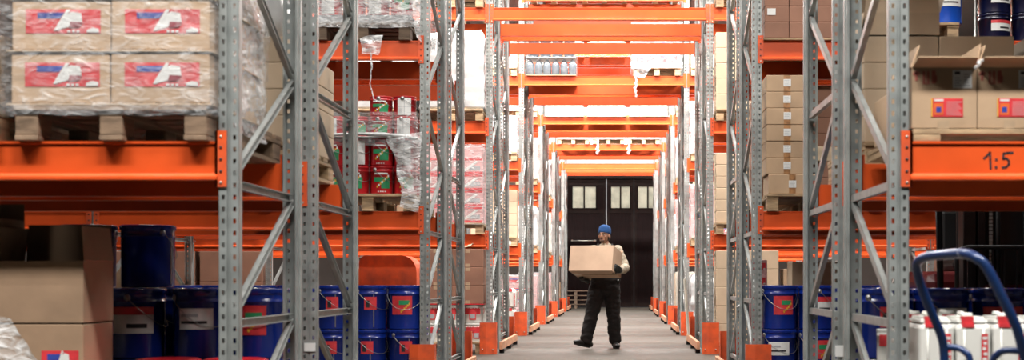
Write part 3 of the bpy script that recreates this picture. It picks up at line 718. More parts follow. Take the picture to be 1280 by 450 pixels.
# ---- row 1 right, lowest level
def low_skid():
    t = bpy.data.objects.new('low_skid', None); C.objects.link(t); b = MB()
    for i in range(7): b.bbox(-.6,.6,-.5+i*.145,-.5+i*.145+.135,.030,.052,.003)
    part(b, 'deck', WOOD, t)
    for x in (-.598,-.06,.48): part(MB().bbox(x,x+.115,-.5,.5,0,.0295,.003), 'batten', WOOD, t)
    return t
place(('skid',), low_skid, (1.235+.6, D1+.50, L1), 0, 'low pale wooden skid under the two open printed cartons', 'pallet')
OC = []
def printed_open(k, x0):
    w, d, h = .272, .40, .258
    o = open_carton(w,d,h,CARD,CARDI,(.075,.10,.10,.10),(24,100,112,80),'p'); yf = -d/2
    # red handling marks: arrow, glass, umbrella
    b = MB(); y = yf-.0004
    stroke(b,[(-.118,h*.80),(-.118,h*.93)],.012,y); stroke(b,[(-.128,h*.90),(-.108,h*.90)],.012,y)
    stroke(b,[(-.09,h*.74),(-.062,h*.74)],.005,y); stroke(b,[(-.086,h*.76),(-.086,h*.93)],.010,y); stroke(b,[(-.068,h*.76),(-.068,h*.93)],.010,y)
    stroke(b,[(-.045,h*.76),(-.045,h*.93)],.016,y); stroke(b,[(-.036,h*.78),(-.036,h*.86)],.010,y)
    part(b, 'handling_mark', mat('faded_red_print',(.42,.12,.09,1),.7), o, 'faded red handling marks')
    b = MB(); b.box(.035,.115,yf-.002,yf-.0004,h*.665,h*.955)
    b.box(.043,.066,yf-.0026,yf-.002,h*.89,h*.935,1)
    for i in range(4): b.box(.043,.070-.005*(i%2),yf-.0026,yf-.002,h*(.70+.04*i),h*(.715+.04*i),2)
    for i in range(5): b.box(.080,.108-.006*(i%3),yf-.0026,yf-.002,h*(.70+.045*i),h*(.715+.045*i),2)
    part(b, 'paper_label', [PAPER, INK, GREYP], o, 'white paper data label')
    b = MB(); b.box(-.055,.078,yf-.002,yf-.0004,h*.20,h*.50); b.box(-.055,-.050,yf-.0026,yf-.002,h*.20,h*.50,2); b.box(-.043,-.005,yf-.0026,yf-.002,h*.23,h*.42,3); b.box(-.035,-.014,yf-.003,yf-.0026,h*.27,h*.36,1)
    b.box(-.043,-.004,yf-.0026,yf-.002,h*.455,h*.485,4)
    for i in range(7): b.box(.008,.072-.007*(i%3),yf-.0026,yf-.002,h*(.23+.034*i),h*(.24+.034*i),5)
    part(b, 'printed_label', [REDL, BLUEP, YELP, mat('orange_print',(.8,.16,.04,1),.4), PAPER, PINK], o, 'red product label')
    part(MB().box(-.028,.020,yf-.0014,yf-.0002,.002,h*.14), 'packing_tape', TAPEC, o)
    o.location = (x0+w/2, D1+.21, L1+.0525); return o
o = printed_open(0, PX(1140.5,D1)); tag(o, 'open printed carton beside the nearest right upright, front flap folded out', 'open carton', 'open printed cartons on the nearest right shelf')
o = printed_open(1, PX(1223,D1)); tag(o, 'open printed carton at the right picture edge, front flap folded out', 'open carton', 'open printed cartons on the nearest right shelf')
for k, x0 in enumerate((PX(1140.5,D1),PX(1223,D1))):
    place(('c5',), carton_maker(.27,.38,.22,CARD), (x0+.136, D1+.63, L1+.0525), 0, 'closed carton behind the %s open printed carton, nearest right shelf' % ['left','right'][k], 'carton')
# tall flap carton and top row behind
o = open_carton(.392,.39,.12,CARDL,CARDI,(.17,.17,.12,.16),(95,100,-80,72),'q'); o.location = (RX(0,1)-.16, RY(0,'B')-.395, L1+PH+4*.1385+.001); tag(o, 'open tan carton with a raised side flap, atop the inner tan stack', 'open carton')
strand([(PX(1219,5.4),5.40,PZ(86,5.4)),(PX(1222,5.4),5.38,PZ(82,5.4)),(PX(1227,5.4),5.40,PZ(76,5.4))], '', .008, name='torn_tape', parent=o)
strand([(1.78,7.0,2.10),(1.79,6.985,2.16),(1.81,6.98,2.23)], '', .005, name='torn_tape', parent=o)
# ---- row 1 right, floor: jerrycans, tubs, pails
pallet(RX(0,1), RY(0,'A'), 0, 'pallet under white jerrycans, floor of nearest right rack'); pallet(RX(1,1), RY(0,'A'), 0, 'second pallet under white jerrycans, right picture edge')
for t in range(2):
    for c in range(8):
        for r in range(2):
            x = RX(0,1)-.4+.085+c*.1535 + (.06 if c > 4 else 0)
            if c > 6 or (r and c > 1): continue
            place(('jc',), jerrycan, (x, D1+.14+.31*r, PH+t*.3262), 0, 'white plastic jerrycan, %s layer, %s right of the upright%s, floor' % (TIER[t], ['first','second','third','fourth','fifth','sixth','seventh'][c], ', rear row' if r else ''), 'jerrycan', 'white jerrycans on the nearest right floor')
def paint_tub(): return pail_maker(.055,.165,WHITE,'tub',handle=False,n=16)()
place(('c6',), carton_maker(.30,.36,.39,CARDC), (1.42,D1+.95,PH), 0, 'pale carton under the small white tubs, nearest right floor', 'carton')
for k,x in enumerate((1.335,1.455)): place(('tub',), paint_tub, (x-.03,D1+.85,PH+.3905), 0, 'small white tub with red lid, %s, behind the nearest right upright' % ['left one','right one'][k], 'tub', 'small white tubs behind the nearest right upright')
for k in range(2): pallet([RX(0,1),RX(1,1)+.02][k]+.02, RY(0,'B'), 0, '%s pallet under blue pails, rear of nearest right rack' % ['first','second'][k])
pails(None,None,1.42,1,D1+1.43+.16,PH,.322,6,3,2,'blue steel pail','floor, rear of nearest right rack','blue pails on the floor behind the nearest right frame', variants=lambda t,c,r: ([BN,BD,BW][(c+r*2+t)%3]) , H=.372, skip=lambda t,c,r: c>3 and r>0)
# ---- row 2
WH = ['first','second','third']
def rear(side, row, nm): return
TINA = (('tinA',), pail_maker(.098,.236,RED,'tin',rz=30,n=20)); TINB = (('tinB',), pail_maker(.098,.236,RED,'tinwhite',rz=10,n=20)); TINC = (('tinC',), pail_maker(.098,.17,RED,'tin',rz=60,n=20)); TIND = (('tinD',), pail_maker(.098,.17,RED,'tinwhite',rz=60,n=20))
y2 = RY(1,'A'); zt = L1+PH
for k in range(2):
    pallet(RX(k,-1), y2, L1, '%s pallet of red tins, lowest left shelf, second rack row' % ['inner','outer'][k])
    pails(None,None,RX(k,-1)+.302,-1,y2-.49,zt,.2005,4,2,2,'red tin pail','%s pallet, second row' % ['inner','outer'][k],'red tin pails on the lowest left shelf, second rack row', variants=lambda t,c,r: TINA if (c+t)%2==0 else (TINB if t else TINA), H=.236, cat='tin', jit=.003)
    sb = MB().bbox(RX(k,-1)-.41,RX(k,-1)+.41,y2-.60,y2+.02,zt+.4745,zt+.484,.003).build('slip_sheet', PAPER); tag(sb, 'white sheet between layers of red tins on the %s pallet' % ['inner','outer'][k], 'sheet')
    pails(None,None,RX(k,-1)+.302,-1,y2-.49,zt+.485,.2005,4,2,2 if k else 1,'squat red tin pail','%s pallet, second row' % ['inner','outer'][k],'squat red tin pails on the lowest left shelf, second rack row', variants=lambda t,c,r: TINC if (c+t)%3 else TIND, H=.17, cat='tin', jit=.003)
for c,(v,n_) in enumerate(((TIND,'rightmost'),(TINC,'next to rightmost'))):
    place(*v, (RX(0,-1)+.302-.2005*c-.004, y2-.49, zt+.485+.1715), .1, 'loose squat red tin standing highest, %s, second rack row left' % n_, 'tin')
w1_ = wrap(RX(0,-1)-.425, RX(0,-1)+.411, y2-.615, y2+.10, L1+PH+.40, zt+.485+.20, 'torn stretch film round the upper red tins, second rack row left', FILM, .018, 9, top=False)
sheet([(RX(0,-1)+.20,y2-.66,2.12),(RX(0,-1)+.46,y2-.64,2.18),(RX(0,-1)+.46,y2-.64,1.50),(RX(0,-1)+.30,y2-.67,1.55)], '', FILML, amp=.05, parent=w1_)
strand([(RX(0,-1)-.43,y2-.63,zt+.485),(RX(0,-1)-.1,y2-.645,zt+.50),(RX(0,-1)+.2,y2-.65,zt+.49),(RX(0,-1)+.43,y2-.63,zt+.46)], '', .018, BAG, parent=w1_)
# level 2 left: film wrapped tins on a thick stack of sheets
for k in range(2):
    w_ = ['inner','outer'][k]
    pallet(RX(k,-1)-.04, y2, L2, '%s dark pallet, second left shelf, second rack row' % w_, wood=DWOOD)
    b = MB()
    for i in range(7): b.bbox(RX(k,-1)-.42-.005*(i%2),RX(k,-1)+.36+.006*(i%3),y2-.60,y2+.6,L2+PH+i*.0095,L2+PH+i*.0095+.008,.002)
    tag(b.build('board_stack', GREYP), 'pile of thin grey boards on the %s dark pallet, second left shelf' % w_, 'boards', kind='stuff')
    pails(None,None,RX(k,-1)+.27,-1,y2-.48,L2+PH+.07,.2005,4,1,2,'film wrapped red tin','%s pallet, second shelf' % w_,'film wrapped red tins on the second left shelf', variants=lambda t,c,r: TINB if c%2 else TINA, H=.236, cat='tin', jit=.003)
    w2k = wrap(RX(k,-1)-.43, RX(k,-1)+.40, y2-.615, y2+.62, L2+.10, L2+PH+.07+.52, 'stretch film round the %s load of tins, second left shelf' % w_, FILMD, .02, 19+k)
    if k == 0: w2_ = w2k
sheet([(RX(0,-1)+.30,y2-.64,3.72),(RX(0,-1)+.46,y2-.63,3.72),(RX(0,-1)+.46,y2-.62,2.93),(RX(0,-1)+.42,y2-.65,2.96)], '', FILML, amp=.05, parent=w2_)
strand([(PX(463,11.0),11.0,PZ(60,11)),(PX(465,11),10.98,PZ(85,11)),(PX(463,11),10.98,PZ(105,11)),(PX(468,11),10.98,PZ(125,11)),(PX(476,11),11.0,PZ(128,11))], '', .008, parent=w2_)
sheet([(PX(452,11),10.98,PZ(48,11)),(PX(478,11),10.98,PZ(44,11)),(PX(474,11),10.96,PZ(70,11)),(PX(455,11),10.96,PZ(68,11))], 'crumpled clear film hooked over the second left crossbar', FILML, amp=.04, parent=w2_)
# level 0 left
for k in range(3):
    pallet(RX(k,-1), y2, 0, '%s pallet under blue pails, left floor, second rack row' % WH[k])
pails(None,None,RX(0,-1)+.24,-1,y2-.43,PH,.314,8,2,2,'blue steel pail','left floor, second rack row','blue pails on the left floor of the second rack row', variants=lambda t,c,r: [BD,BW,BR][(c+t*2)%3] if c else (BD if t else BW), H=.372, skip=lambda t,c,r: c>5) if 0 else None
COLN += ['seventh from tunnel','eighth from tunnel']
for k,(xx,nn) in enumerate(((RX(0,-1)+.245,2),(RX(1,-1)+.16,3),(RX(2,-1)+.06,2))):
    pails(None,None,[-1.80,-2.43,-3.37][k],-1,y2-.43,PH,.313,[2,3,2][k],2,2,'blue steel pail','%s pallet, left floor, second row' % WH[k],'blue pails on the left floor of the second rack row', variants=lambda t,c,r: [BD,BD,BR][(c+t*2+k)%3], H=.372)
# orange pallet truck body standing behind
def stacker():
    t = bpy.data.objects.new('pallet_stacker', None); C.objects.link(t)
    b = MB(); w, h = .62, 1.06; pr = [(-w/2,.12),(w/2,.12),(w/2,h-.16)]
    for k in range(7): a = PI/2*k/6; pr.append((w/2-.16+.16*math.cos(a), h-.16+.16*math.sin(a)))
    for k in range(7): a = PI/2+PI/2*k/6; pr.append((-w/2+.08+.08*math.cos(a), h-.08+.08*math.sin(a)))
    b.prism(pr, 'y', -.02, .42)
    part(b, 'body_cover', GUARD, t)
    part(MB().bbox(-.30,.30,-.06,-.021,.14,.30,.01), 'bumper', BLACK, t)
    for x in (-.22,.22): part(MB().lathe([(.075,-.03),(.08,-.02),(.08,.02),(.075,.03)],18,M=T(x,.18,.08)@rot('Y',90)), 'wheel', RUBBER, t)
    for x in (-.2,.2):
        f = part(MB().bbox(x-.07,x+.07,.43,1.5,.05,.11,.01), 'fork', GUARD, t); part(MB().lathe([(.038,-.04),(.04,-.03),(.04,.03),(.038,.04)],14,M=T(x,1.38,.041)@rot('Y',90)), 'load_roller', RUBBER, t)
    part(MB().bbox(-.26,-.19,.43,.5,.1,1.0,.005).bbox(.19,.26,.43,.5,.1,1.0,.005).bbox(-.19,.19,.44,.49,.94,1.0,.005), 'mast', DARKM, t)
    return t
place(('stacker',), stacker, (PX(490,14.4),14.15,0), 0, 'orange round-shouldered pallet stacker standing behind the left blue pails', 'stacker').scale = (1,1,1.13)
# row 2 rear left, floor: assorted cartons
ybr = RY(1,'B')
for k, (n_, m_) in enumerate((('cream',CARDL),('tan',CARD),('brown',CARDB))):
    if k == 0: continue
    pallet(XL-BAY-.475-.86*(k-1), ybr, 0, 'pallet under %s cartons, rear left floor of second rack row' % n_)
    stack(('m',n_), carton_maker(.39,.39,.30,m_,tape='low'), XL-BAY-.475-.86*(k-1)+.39, -1, ybr-.59, PH, .39,.39,.30, 2,1,3, '%s taped carton' % n_, 'carton', 'rear left floor, second rack row', 'assorted cartons on the rear left floor')
# ---- row 2 right
pallet(RX(0,1)+.005, y2, L1, 'pallet under taped cartons, lowest right shelf, second rack row')
TC = (('tc',), carton_maker(.345,.38,.1385,CARD,tape='front',lab='paper')); TCB = (('tcb',), carton_maker(.40,.40,.165,CARD,tape='front',lab='paper'))
place(*TCB, (RX(0,1)-.18, y2-.39, zt), 0, 'bottom taped carton of the tall column, lowest right shelf, second row', 'carton', 'taped cartons on the lowest right shelf')
stack(TC[0], TC[1], RX(0,1)-.395, 1, y2-.58, zt+.166, .345,.38,.1385, 1,1,6, 'taped carton with white label', 'carton', 'column on lowest right shelf, second row', 'taped cartons on the lowest right shelf', jit=.02)
stack(('tk',), carton_maker(.345,.38,.1385,CARDB), RX(0,1)-.395, 1, y2-.17, zt, .345,.38,.1385, 2,2,7, 'plain carton', 'carton', 'behind the taped column, second row right', 'plain cartons behind the taped column', skip=lambda t,c,r: (r==0 and c==0 and False))
pallet(RX(0,1)+.03, ybr, L1, 'rear pallet of dark brown cartons, lowest right shelf, second row'); pallet(RX(1,1)+.03, ybr, L1, 'outer rear pallet of dark brown cartons, second row right')
DK = (('dk',), carton_maker(.30,.38,.165,CARDB,lab='corner'))
stack(('dk',), DK[1], RX(0,1)-.36, 1, ybr-.59, zt, .30,.38,.165, 3,1,6, 'dark brown carton', 'carton', 'rear right shelf, second row', 'dark brown cartons on the rear right shelf')
for k in range(2): place(('pp2',), carton_maker(.335,.36,.1385,CARDB), (1.872,y2-.39,zt+k*.139), 0, 'brown carton under the pale timber, %s, second row right' % ['lower one','upper one'][k], 'carton')
pl = MB().bbox(-.24,.24,-.05,.05,0,.12,.004).build('timber_offcut', mat('pale_timber',(.66,.52,.36,1),.8,0,.12,8), loc=(1.845,y2-.50,zt+.2785)); pl.rotation_euler = (0,0,math.radians(14))
tag(pl, 'pale timber offcut lying beside the taped carton column, second row right', 'timber')
pallet(RX(1,1), y2, L1, 'outer pallet, lowest right shelf of second rack row')
stack(('tk2',), carton_maker(.39,.38,.22,CARDB,lab='corner'), RX(1,1)-.4, 1, y2-.58, zt, .39,.38,.22, 2,1,3, 'brown carton with corner label', 'carton', 'outer lowest right shelf, second row', 'brown cartons on the outer lowest right shelf')
# level 2 right
sb = MB().bbox(RX(0,1)-.42,RX(0,1)+.44,y2-.59,y2+.56,L2+.001,L2+.018,.003).build('base_board', WOOD); tag(sb, 'thin wooden board under brown cartons, second right shelf', 'board')
stack(('bk',), carton_maker(.205,.38,.133,CARDB), RX(0,1)-.41, 1, y2-.58, L2+.019, .205,.38,.133, 4,1,4, 'small dark brown carton', 'carton', 'second right shelf, second row', 'small dark brown cartons on the second right shelf', variants=lambda t,c,r: (('bkl',), carton_maker(.205,.38,.133,CARDB,lab='corner')) if (c,t) in ((0,1),(3,2)) else (('bk',), carton_maker(.205,.38,.133,CARDB)))
pallet(RX(0,1), ybr, L2, 'rear pallet seen from below, second right shelf, second row')
stack(('bk3',), carton_maker(.39,.38,.24,CARDB), RX(0,1)-.4, 1, ybr-.58, L2+PH, .39,.38,.24, 2,1,3, 'big dark carton', 'carton', 'rear of second right shelf, second row', 'big dark cartons behind the second right shelf')
pallet(RX(1,1)-.04, y2, L2, 'pallet of bright blue pails, second right shelf, second rack row')
BBW = (('bbw',), pail_maker(.142,.34,BBLUE,'white',handle=False)); 
pails(None,None,2.19,1,y2-.45,L2+PH,.30,1,2,2,'bright blue pail','pallet on second right shelf, second row','bright blue pails on the second right shelf', variants=lambda t,c,r: BBW, H=.34)
pails(None,None,2.56,1,y2-.45,L2+PH,.30,2,2,2,'bright blue pail, outer pair','second right shelf, second row','bright blue pails on the second right shelf', variants=lambda t,c,r: BBW, H=.34) if 0 else None
for k,(x,v) in enumerate(((2.495,BW),(2.795,BBW))):
    place(*BBW, (x,y2-.45,L2+PH), .2, 'bright blue pail, %s on the second right shelf, above the tan cartons' % ['middle one','outer one'][k], 'pail', 'bright blue pails on the second right shelf')
    place(*BBW, (x,y2-.45,L2+PH+.341), .2, 'upper bright blue pail, %s stack, second right shelf, second rack row' % ['middle','outer'][k], 'pail', 'bright blue pails on the second right shelf')
NPS = (('nps',), pail_maker(.137,.235,NAVY,'whitered',handle=False))
for t in range(3):
    for c in range(4): place(*NPS, (3.21+.28*c, y2-.44+.0, L2+t*.236), .3, 'small navy pail, %s layer, %s in the dark pile, second right shelf' % (TIER[t], ['first','second','third','fourth'][c]), 'pail', 'small navy pails at the end of the second right shelf')
# level 0 right
for k in range(3): pallet([RX(0,1),RX(1,1)+.12,RX(2,1)+.2][k], y2, 0, '%s pallet under blue pails, right floor, second rack row' % WH[k])
for k in range(3):
    pails(None,None,[1.375,2.02,2.98][k],1,y2-.43,PH,.318,[2,3,2][k],2,2,'blue steel pail','%s pallet, right floor, second row' % WH[k],'blue pails on the right floor of the second rack row', variants=lambda t,c,r: [BW,BR,BN][(c+t+k)%3], H=.362 if 0 else .372)
pallet(RX(0,1)+.45, ybr, 0, 'rear pallet under long cartons, right floor, second rack row')
stack(('lc',), carton_maker(.52,.38,.24,CARDL), 1.66, 1, ybr-.58, PH, .52,.38,.24, 1,1,4, 'long pale carton', 'carton', 'rear right floor, second rack row', 'long pale cartons on the rear right floor')
stack(('sc',), carton_maker(.17,.2,.14,PINK,lab='brand'), 1.27, 1, ybr-.45, PH, .17,.2,.14, 1,1,7, 'small printed box', 'box', 'rear right floor, second row', 'small printed boxes on the rear right floor')
# ---- row 3 left
y3 = RY(2,'A'); y3b = RY(2,'B')
pallet(RX(0,-1), y3, L2, 'pallet hidden under the tall white covered load, third row')
def cover_load(x, y, z, w, d, h, label, m=BAG, seed=1, peak=.12):
    nx, nz = 16, 22; b = MB(); vs = []; n = 48
    for k in range(nz+1):
        u = k/nz
        for i in range(n):
            a = 2*PI*i/n; ca, sa = math.cos(a), math.sin(a); e = max(abs(ca),abs(sa)); px, py = ca/e, sa/e
            rr = 1-.05*(1-abs(px*py))*0; p = Vector((px*w/2, py*d/2, u*h)); q = Vector((px*2.2,py*2.2,u*4+seed))
            amp = .03*noise.noise(q*1.4)+.018*noise.noise(q*3.5); s = 1 if u < .9 else 1-(u-.9)*1.2
            vs.append((x+p.x*s+px*amp, y+p.y*s+py*amp, z+p.z+(peak*noise.noise(Vector((px*1.3,py*1.3,seed*3)))*u**4)))
    fs = [(k*n+i,k*n+(i+1)%n,(k+1)*n+(i+1)%n,(k+1)*n+i) for k in range(nz) for i in range(n)]; vs.append((x,y,z+h+.03)); t = len(vs)-1
    fs += [(nz*n+i,nz*n+(i+1)%n,t) for i in range(n)]; vs.append((x,y,z)); fs += [((i+1)%n,i,t+1) for i in range(n)]
    b.add(vs, fs, 0, True); return tag(b.build('covered_load', m), label, 'covered load')
cover_load(RX(0,-1), y3, L2+PH, .82, 1.16, 1.0, 'tall white film covered load, second left shelf of third rack row', seed=4)
pallet(RX(1,-1), y3, L2, 'outer pallet, second left shelf of third rack row'); cover_load(RX(1,-1)-.02, y3, L2+PH, .80, 1.16, .95, 'second white film covered load further left, third rack row', seed=8)
pallet(RX(0,-1), y3, L3, 'inner pallet on the third left shelf, third rack row'); pallet(RX(1,-1), y3, L3, 'outer pallet on the third left shelf, third rack row')
stack(('wc3',), carton_maker(.39,.38,.30,CARDC), RX(0,-1)+.4, -1, y3-.58, L3+PH, .39,.38,.30, 2,1,2, 'cream carton', 'carton', 'third left shelf, third rack row', 'cream cartons on the third left shelf')
pallet(RX(0,-1), y3, L1, 'pallet of wrapped pink printed cartons, lowest left shelf, third row')
def pinkbox():
    w,d,h = .395,.38,.205; o = MB().bbox(-w/2,w/2,-d/2,d/2,0,h,.006).build('printed_carton', PINK); l = MB(); y=-d/2-.001
    l.box(-w*.48,w*.48,y,y+.001,h*.02,h*.16); l.box(-w*.48,w*.48,y,y+.001,h*.86,h*.98)
    l.add([(-w*.2,y-.0006,h*.2),(-w*.05,y-.0006,h*.2),(w*.38,y-.0006,h*.8),(w*.25,y-.0006,h*.8)],[(0,1,2,3)],1); l.box(w*.05,w*.40,y-.0004,y+.001,h*.25,h*.5,2); l.box(-w*.45,-w*.15,y-.0004,y+.001,h*.45,h*.75,1)
    part(l, 'printed_label', [REDL, PAPER, GREYP], o, 'red and white print'); return o
stack(('pk',), pinkbox, RX(0,-1)+.4, -1, y3-.58, zt, .395,.38,.205, 2,2,4, 'pink and red printed carton', 'carton', 'lowest left shelf, third row', 'pink printed cartons in stretch film')
place(('pkp',), carton_maker(.78,.7,.15,PINK), (RX(0,-1), y3-.2, zt+4*.206), 0, 'wide plain pink carton on top of the wrapped printed cartons', 'carton')
w3_ = wrap(RX(0,-1)-.415, RX(0,-1)+.411, y3-.61, y3+.25, L1+.12, zt+4*.206+.17, 'glossy film round the pink printed cartons, third rack row', FILM, .018, 29)
strand([(RX(0,-1)+.10,y3-.62,1.58),(RX(0,-1)+.11,y3-.63,1.48),(RX(0,-1)+.12,y3-.63,1.38)], '', .02, parent=w3_)
pallet(RX(1,-1), y3, L1, 'outer pallet on the lowest left shelf, third rack row'); stack(('o3',), carton_maker(.39,.38,.24,CARD,tape='low'), RX(1,-1)+.4, -1, y3-.58, zt, .39,.38,.24, 2,1,4, 'tan carton', 'carton', 'outer lowest left shelf, third row', 'tan cartons on the outer lowest left shelf')
for k in range(3):
    pallet(RX(k,-1), y3, 0, '%s pallet on the left floor, third rack row' % WH[k])
TUB = (('tubL',), pail_maker(.128,.238,WHITE,'tub',handle=False,n=20))
pails(None,None,RX(0,-1)+.27,-1,y3-.46,PH,.264,3,2,2,'white tub with red printed band','left floor, third row','white tubs with red bands, third rack row', variants=lambda t,c,r: TUB, H=.238, cat='tub', jit=.002)
sb = MB().bbox(RX(0,-1)-.41,RX(0,-1)+.41,y3-.6,y3-.02,PH+.478,PH+.486,.002).build('slip_sheet', REDT); tag(sb, 'red sheet lying on the white tubs, third rack row left', 'sheet')
BC = (('bc',), carton_maker(.40,.38,.232,CARDB,tape='low'))
stack(('bc',), BC[1], RX(0,-1)+.405, -1, y3-.59, PH+.487, .40,.38,.232, 2,1,3, 'dark brown taped carton', 'carton', 'on the white tubs, third row', 'dark brown cartons on the white tubs')
for k in (1,2): stack(('bc',), BC[1], RX(k,-1)+.405, -1, y3-.59, PH, .40,.38,.232, 2,1,[0,4,3][k], 'brown taped carton', 'carton', '%s floor pallet left, third row' % WH[k], 'brown cartons on the left floor, third rack row')
cr = MB().add([(0,0,0),(.16,-.02,.03),(.22,.05,.10),(.05,.10,.06)],[(0,1,2,3)]).add([(0,0,.004),(.16,-.02,.034),(.22,.05,.104),(.05,.10,.064)],[(3,2,1,0)]).build('torn_cardboard', CARDL, loc=(-2.02,y3-.57,PH+.487+3*.2325+.002)); tag(cr, 'torn pale cardboard scrap on the dark brown cartons, third row', 'cardboard scrap')
# ---- row 3 right
pallet(RX(0,1), y3, L2, 'pallet under pale cartons, second right shelf, third rack row')
stack(('pc',), carton_maker(.395,.38,.195,CARDL), RX(0,1)-.4, 1, y3-.58, L2+PH, .395,.38,.195, 2,2,5, 'pale carton', 'carton', 'second right shelf, third row', 'pale cartons on the second right shelf, third rack row')
pallet(RX(0,1), y3, L1, 'pallet under tan cartons, lowest right shelf, third rack row')
stack(('tn',), carton_maker(.395,.38,.147,CARDL,lab='paper'), RX(0,1)-.4, 1, y3-.58, zt, .395,.38,.147, 2,1,6, 'flat tan labelled carton', 'carton', 'lowest right shelf, third row', 'flat tan cartons on the lowest right shelf, third rack row')
for k in range(2): pallet(RX(k,1), y3, 0, '%s floor pallet on the right, third rack row' % WH[k])
stack(('tf',), carton_maker(.395,.38,.232,CARDL), RX(0,1)-.4, 1, y3-.58, PH, .395,.38,.232, 2,2,5, 'light tan carton', 'carton', 'inner right floor pallet, third row', 'light tan cartons on the right floor, third rack row')
stack(('tf2',), carton_maker(.395,.38,.232,CARD), RX(1,1)-.4, 1, y3-.58, PH, .395,.38,.232, 2,1,4, 'plain tan carton', 'carton', 'outer right floor pallet, third row', 'tan cartons on the outer right floor, third rack row')
pallet(RX(1,1), y3, L1, 'outer pallet, lowest right shelf, third rack row'); stack(('ot',), carton_maker(.395,.38,.3,CARDB), RX(1,1)-.4, 1, y3-.58, zt, .395,.38,.3, 2,1,3, 'brown carton', 'carton', 'outer lowest right shelf, third row', 'brown cartons on the outer right shelf, third rack row')
pallet(RX(0,1), y3, L3, 'pallet high on the third right shelf, third rack row'); stack(('ot3',), carton_maker(.395,.38,.3,CARDC), RX(0,1)-.4, 1, y3-.58, L3+PH, .395,.38,.3, 2,1,2, 'cream carton up high', 'carton', 'third right shelf, third row', 'cream cartons on the third right shelf')
cs = MB().bbox(-.012,.012,-.18,.18,0,.80,.003,M=rot('Y',-4)).build('cardboard_sheet', CARDC, loc=(XR-.215,D3+2*RD+GAP-.12,.15)); tag(cs, 'cream cardboard sheet leaning on the rear right frame, third rack row', 'cardboard sheet')
cs.location = (XR-.15,D3+2*RD+GAP-.28,.151)
# ---- rows 4..7 sides: generic but individual loads
def generic(row, side, lv, style, h=.24, n=3, m=CARD, wrapm=None, slot=0, ab='A', lab=None, desc='tan carton', group=None):
    y = RY(row, ab); x = RX(slot, side); z0 = LV[lv]; sh = ['floor','lowest shelf','second shelf','third shelf','fourth shelf'][lv]; wr = '%s %s, %s row' % (sd(side), sh, ORD[row]); 
    pallet(x, y, z0, 'pallet on the %s of tunnel, %s of the %s rack row%s' % (sd(side), sh, ORD[row], '' if slot == 0 else ', outer'), row < 3)
    if style == 'box':
        cw, cn = (.39,2) if row < 4 else (.79,1)
        stack(('g',m.name,h,lab,cn), carton_maker(cw,.38,h,m,lab=lab), x-side*.40, side, y-.58, z0+PH, cw,.38,h, cn,1,n, desc, 'carton', wr, 'cartons in the %s rack row, %s of tunnel' % (ORD[row], sd(side)))
        if wrapm: wrap(x-.42, x+.42, y-.61, y-.17, z0+.12, z0+PH+n*(h+.001)+.02, 'stretch film round cartons, %s' % wr, wrapm, .02, row*7+lv)
    elif style == 'bag': cover_load(x, y, z0+PH, .80, 1.14, h, 'white film covered load, %s' % wr, seed=row*3+lv+side)
    elif style == 'can':
        for t in range(n):
            for c in range(4): place(('jc',), jerrycan, (x-side*.4+side*(.085+c*.19), y-.42, z0+PH+t*.3262), 0, 'white jerrycan, %s layer, %s, %s' % (TIER[t], COLN[c], wr), 'jerrycan', 'white jerrycans in the %s rack row' % ORD[row])
generic(3,-1,1,'box',.20,4,CARDL); generic(3,-1,2,'box',.30,2,mat('grey_wrapped_carton',(.50,.48,.50,1),.4),FILMD,desc='grey film wrapped carton'); generic(3,-1,0,'can',n=2); generic(3,-1,3,'box',.28,2,CARDC,desc='cream carton')
generic(3,1,0,'bag',.85); generic(3,1,1,'box',.22,4,PINK,FILM,lab='brand',desc='pink printed carton'); generic(3,1,2,'box',.28,3,PINK,FILMD,desc='pink carton'); generic(3,1,3,'box',.28,2,CARDC,desc='cream carton')
generic(4,-1,0,'box',.22,4,PINK,FILM,lab='brand',desc='red printed carton'); generic(4,-1,1,'bag',.85); generic(4,-1,2,'box',.24,3,CARDC,FILM,desc='cream carton'); generic(4,-1,3,'box',.24,3,PINK,FILM,desc='pink carton')
generic(4,1,0,'box',.24,4,CARDC,desc='cream carton'); generic(4,1,1,'box',.24,4,PINK,FILM,lab='brand',desc='red printed carton'); generic(4,1,2,'bag',.9); generic(4,1,3,'box',.24,3,CARDC,desc='cream carton')
generic(5,-1,0,'box',.24,4,PINK,FILM,desc='pink carton'); generic(5,-1,1,'box',.24,4,CARDC,FILM,desc='cream carton'); generic(5,-1,2,'bag',.9)
generic(5,1,0,'box',.24,4,CARDL,desc='pale carton'); generic(5,1,1,'bag',.9); generic(5,1,2,'box',.24,4,CARDC,desc='cream carton')
generic(6,-1,0,'box',.24,3,CARD); generic(6,-1,1,'bag',.9); generic(6,1,0,'box',.24,3,CARDC,desc='cream carton'); generic(6,1,1,'box',.24,4,PINK,desc='pink carton')
def outer(row, side, slot, z0, n, h, m, desc, ab='A', lv='floor'):
    x = (XL-BAY-.475-slot*.86) if side < 0 else (XR+BAY+.475+slot*.86); y = RY(row,ab); wr = '%s outer bay, %s, %s row' % (sd(side), lv.replace('lowest shelf','shelf'), ORD[row])
    pallet(x, y, z0, 'pallet %s in the %s' % (['nearest','second','third'][slot], wr), row < 2)
    stack(('gw',m.name,h,None), carton_maker(.79,.5,h,m,tape='low'), x-side*.40, side, y-.58, z0+PH, .79,.5,h, 1,1,n, desc, 'carton', ['near ','middle ','far '][slot]+wr, 'cartons in the outer bays')
for sl in range(3):  # dark floor stacks added to stand in for the gloom behind near racks
    outer(2,-1,sl,0,3,.385,CARDB,'added dark carton'); outer(2,-1,sl,L1,2,.43,CARD,'tan carton',lv='lowest shelf')
    outer(2,1,sl,0,3,.385,CARDB,'added dark carton')
outer(1,-1,1,L1,2,.40,CARDB,'brown carton',ab='B',lv='lowest shelf'); outer(1,-1,2,L1,2,.40,CARDB,'brown carton',ab='B',lv='lowest shelf')
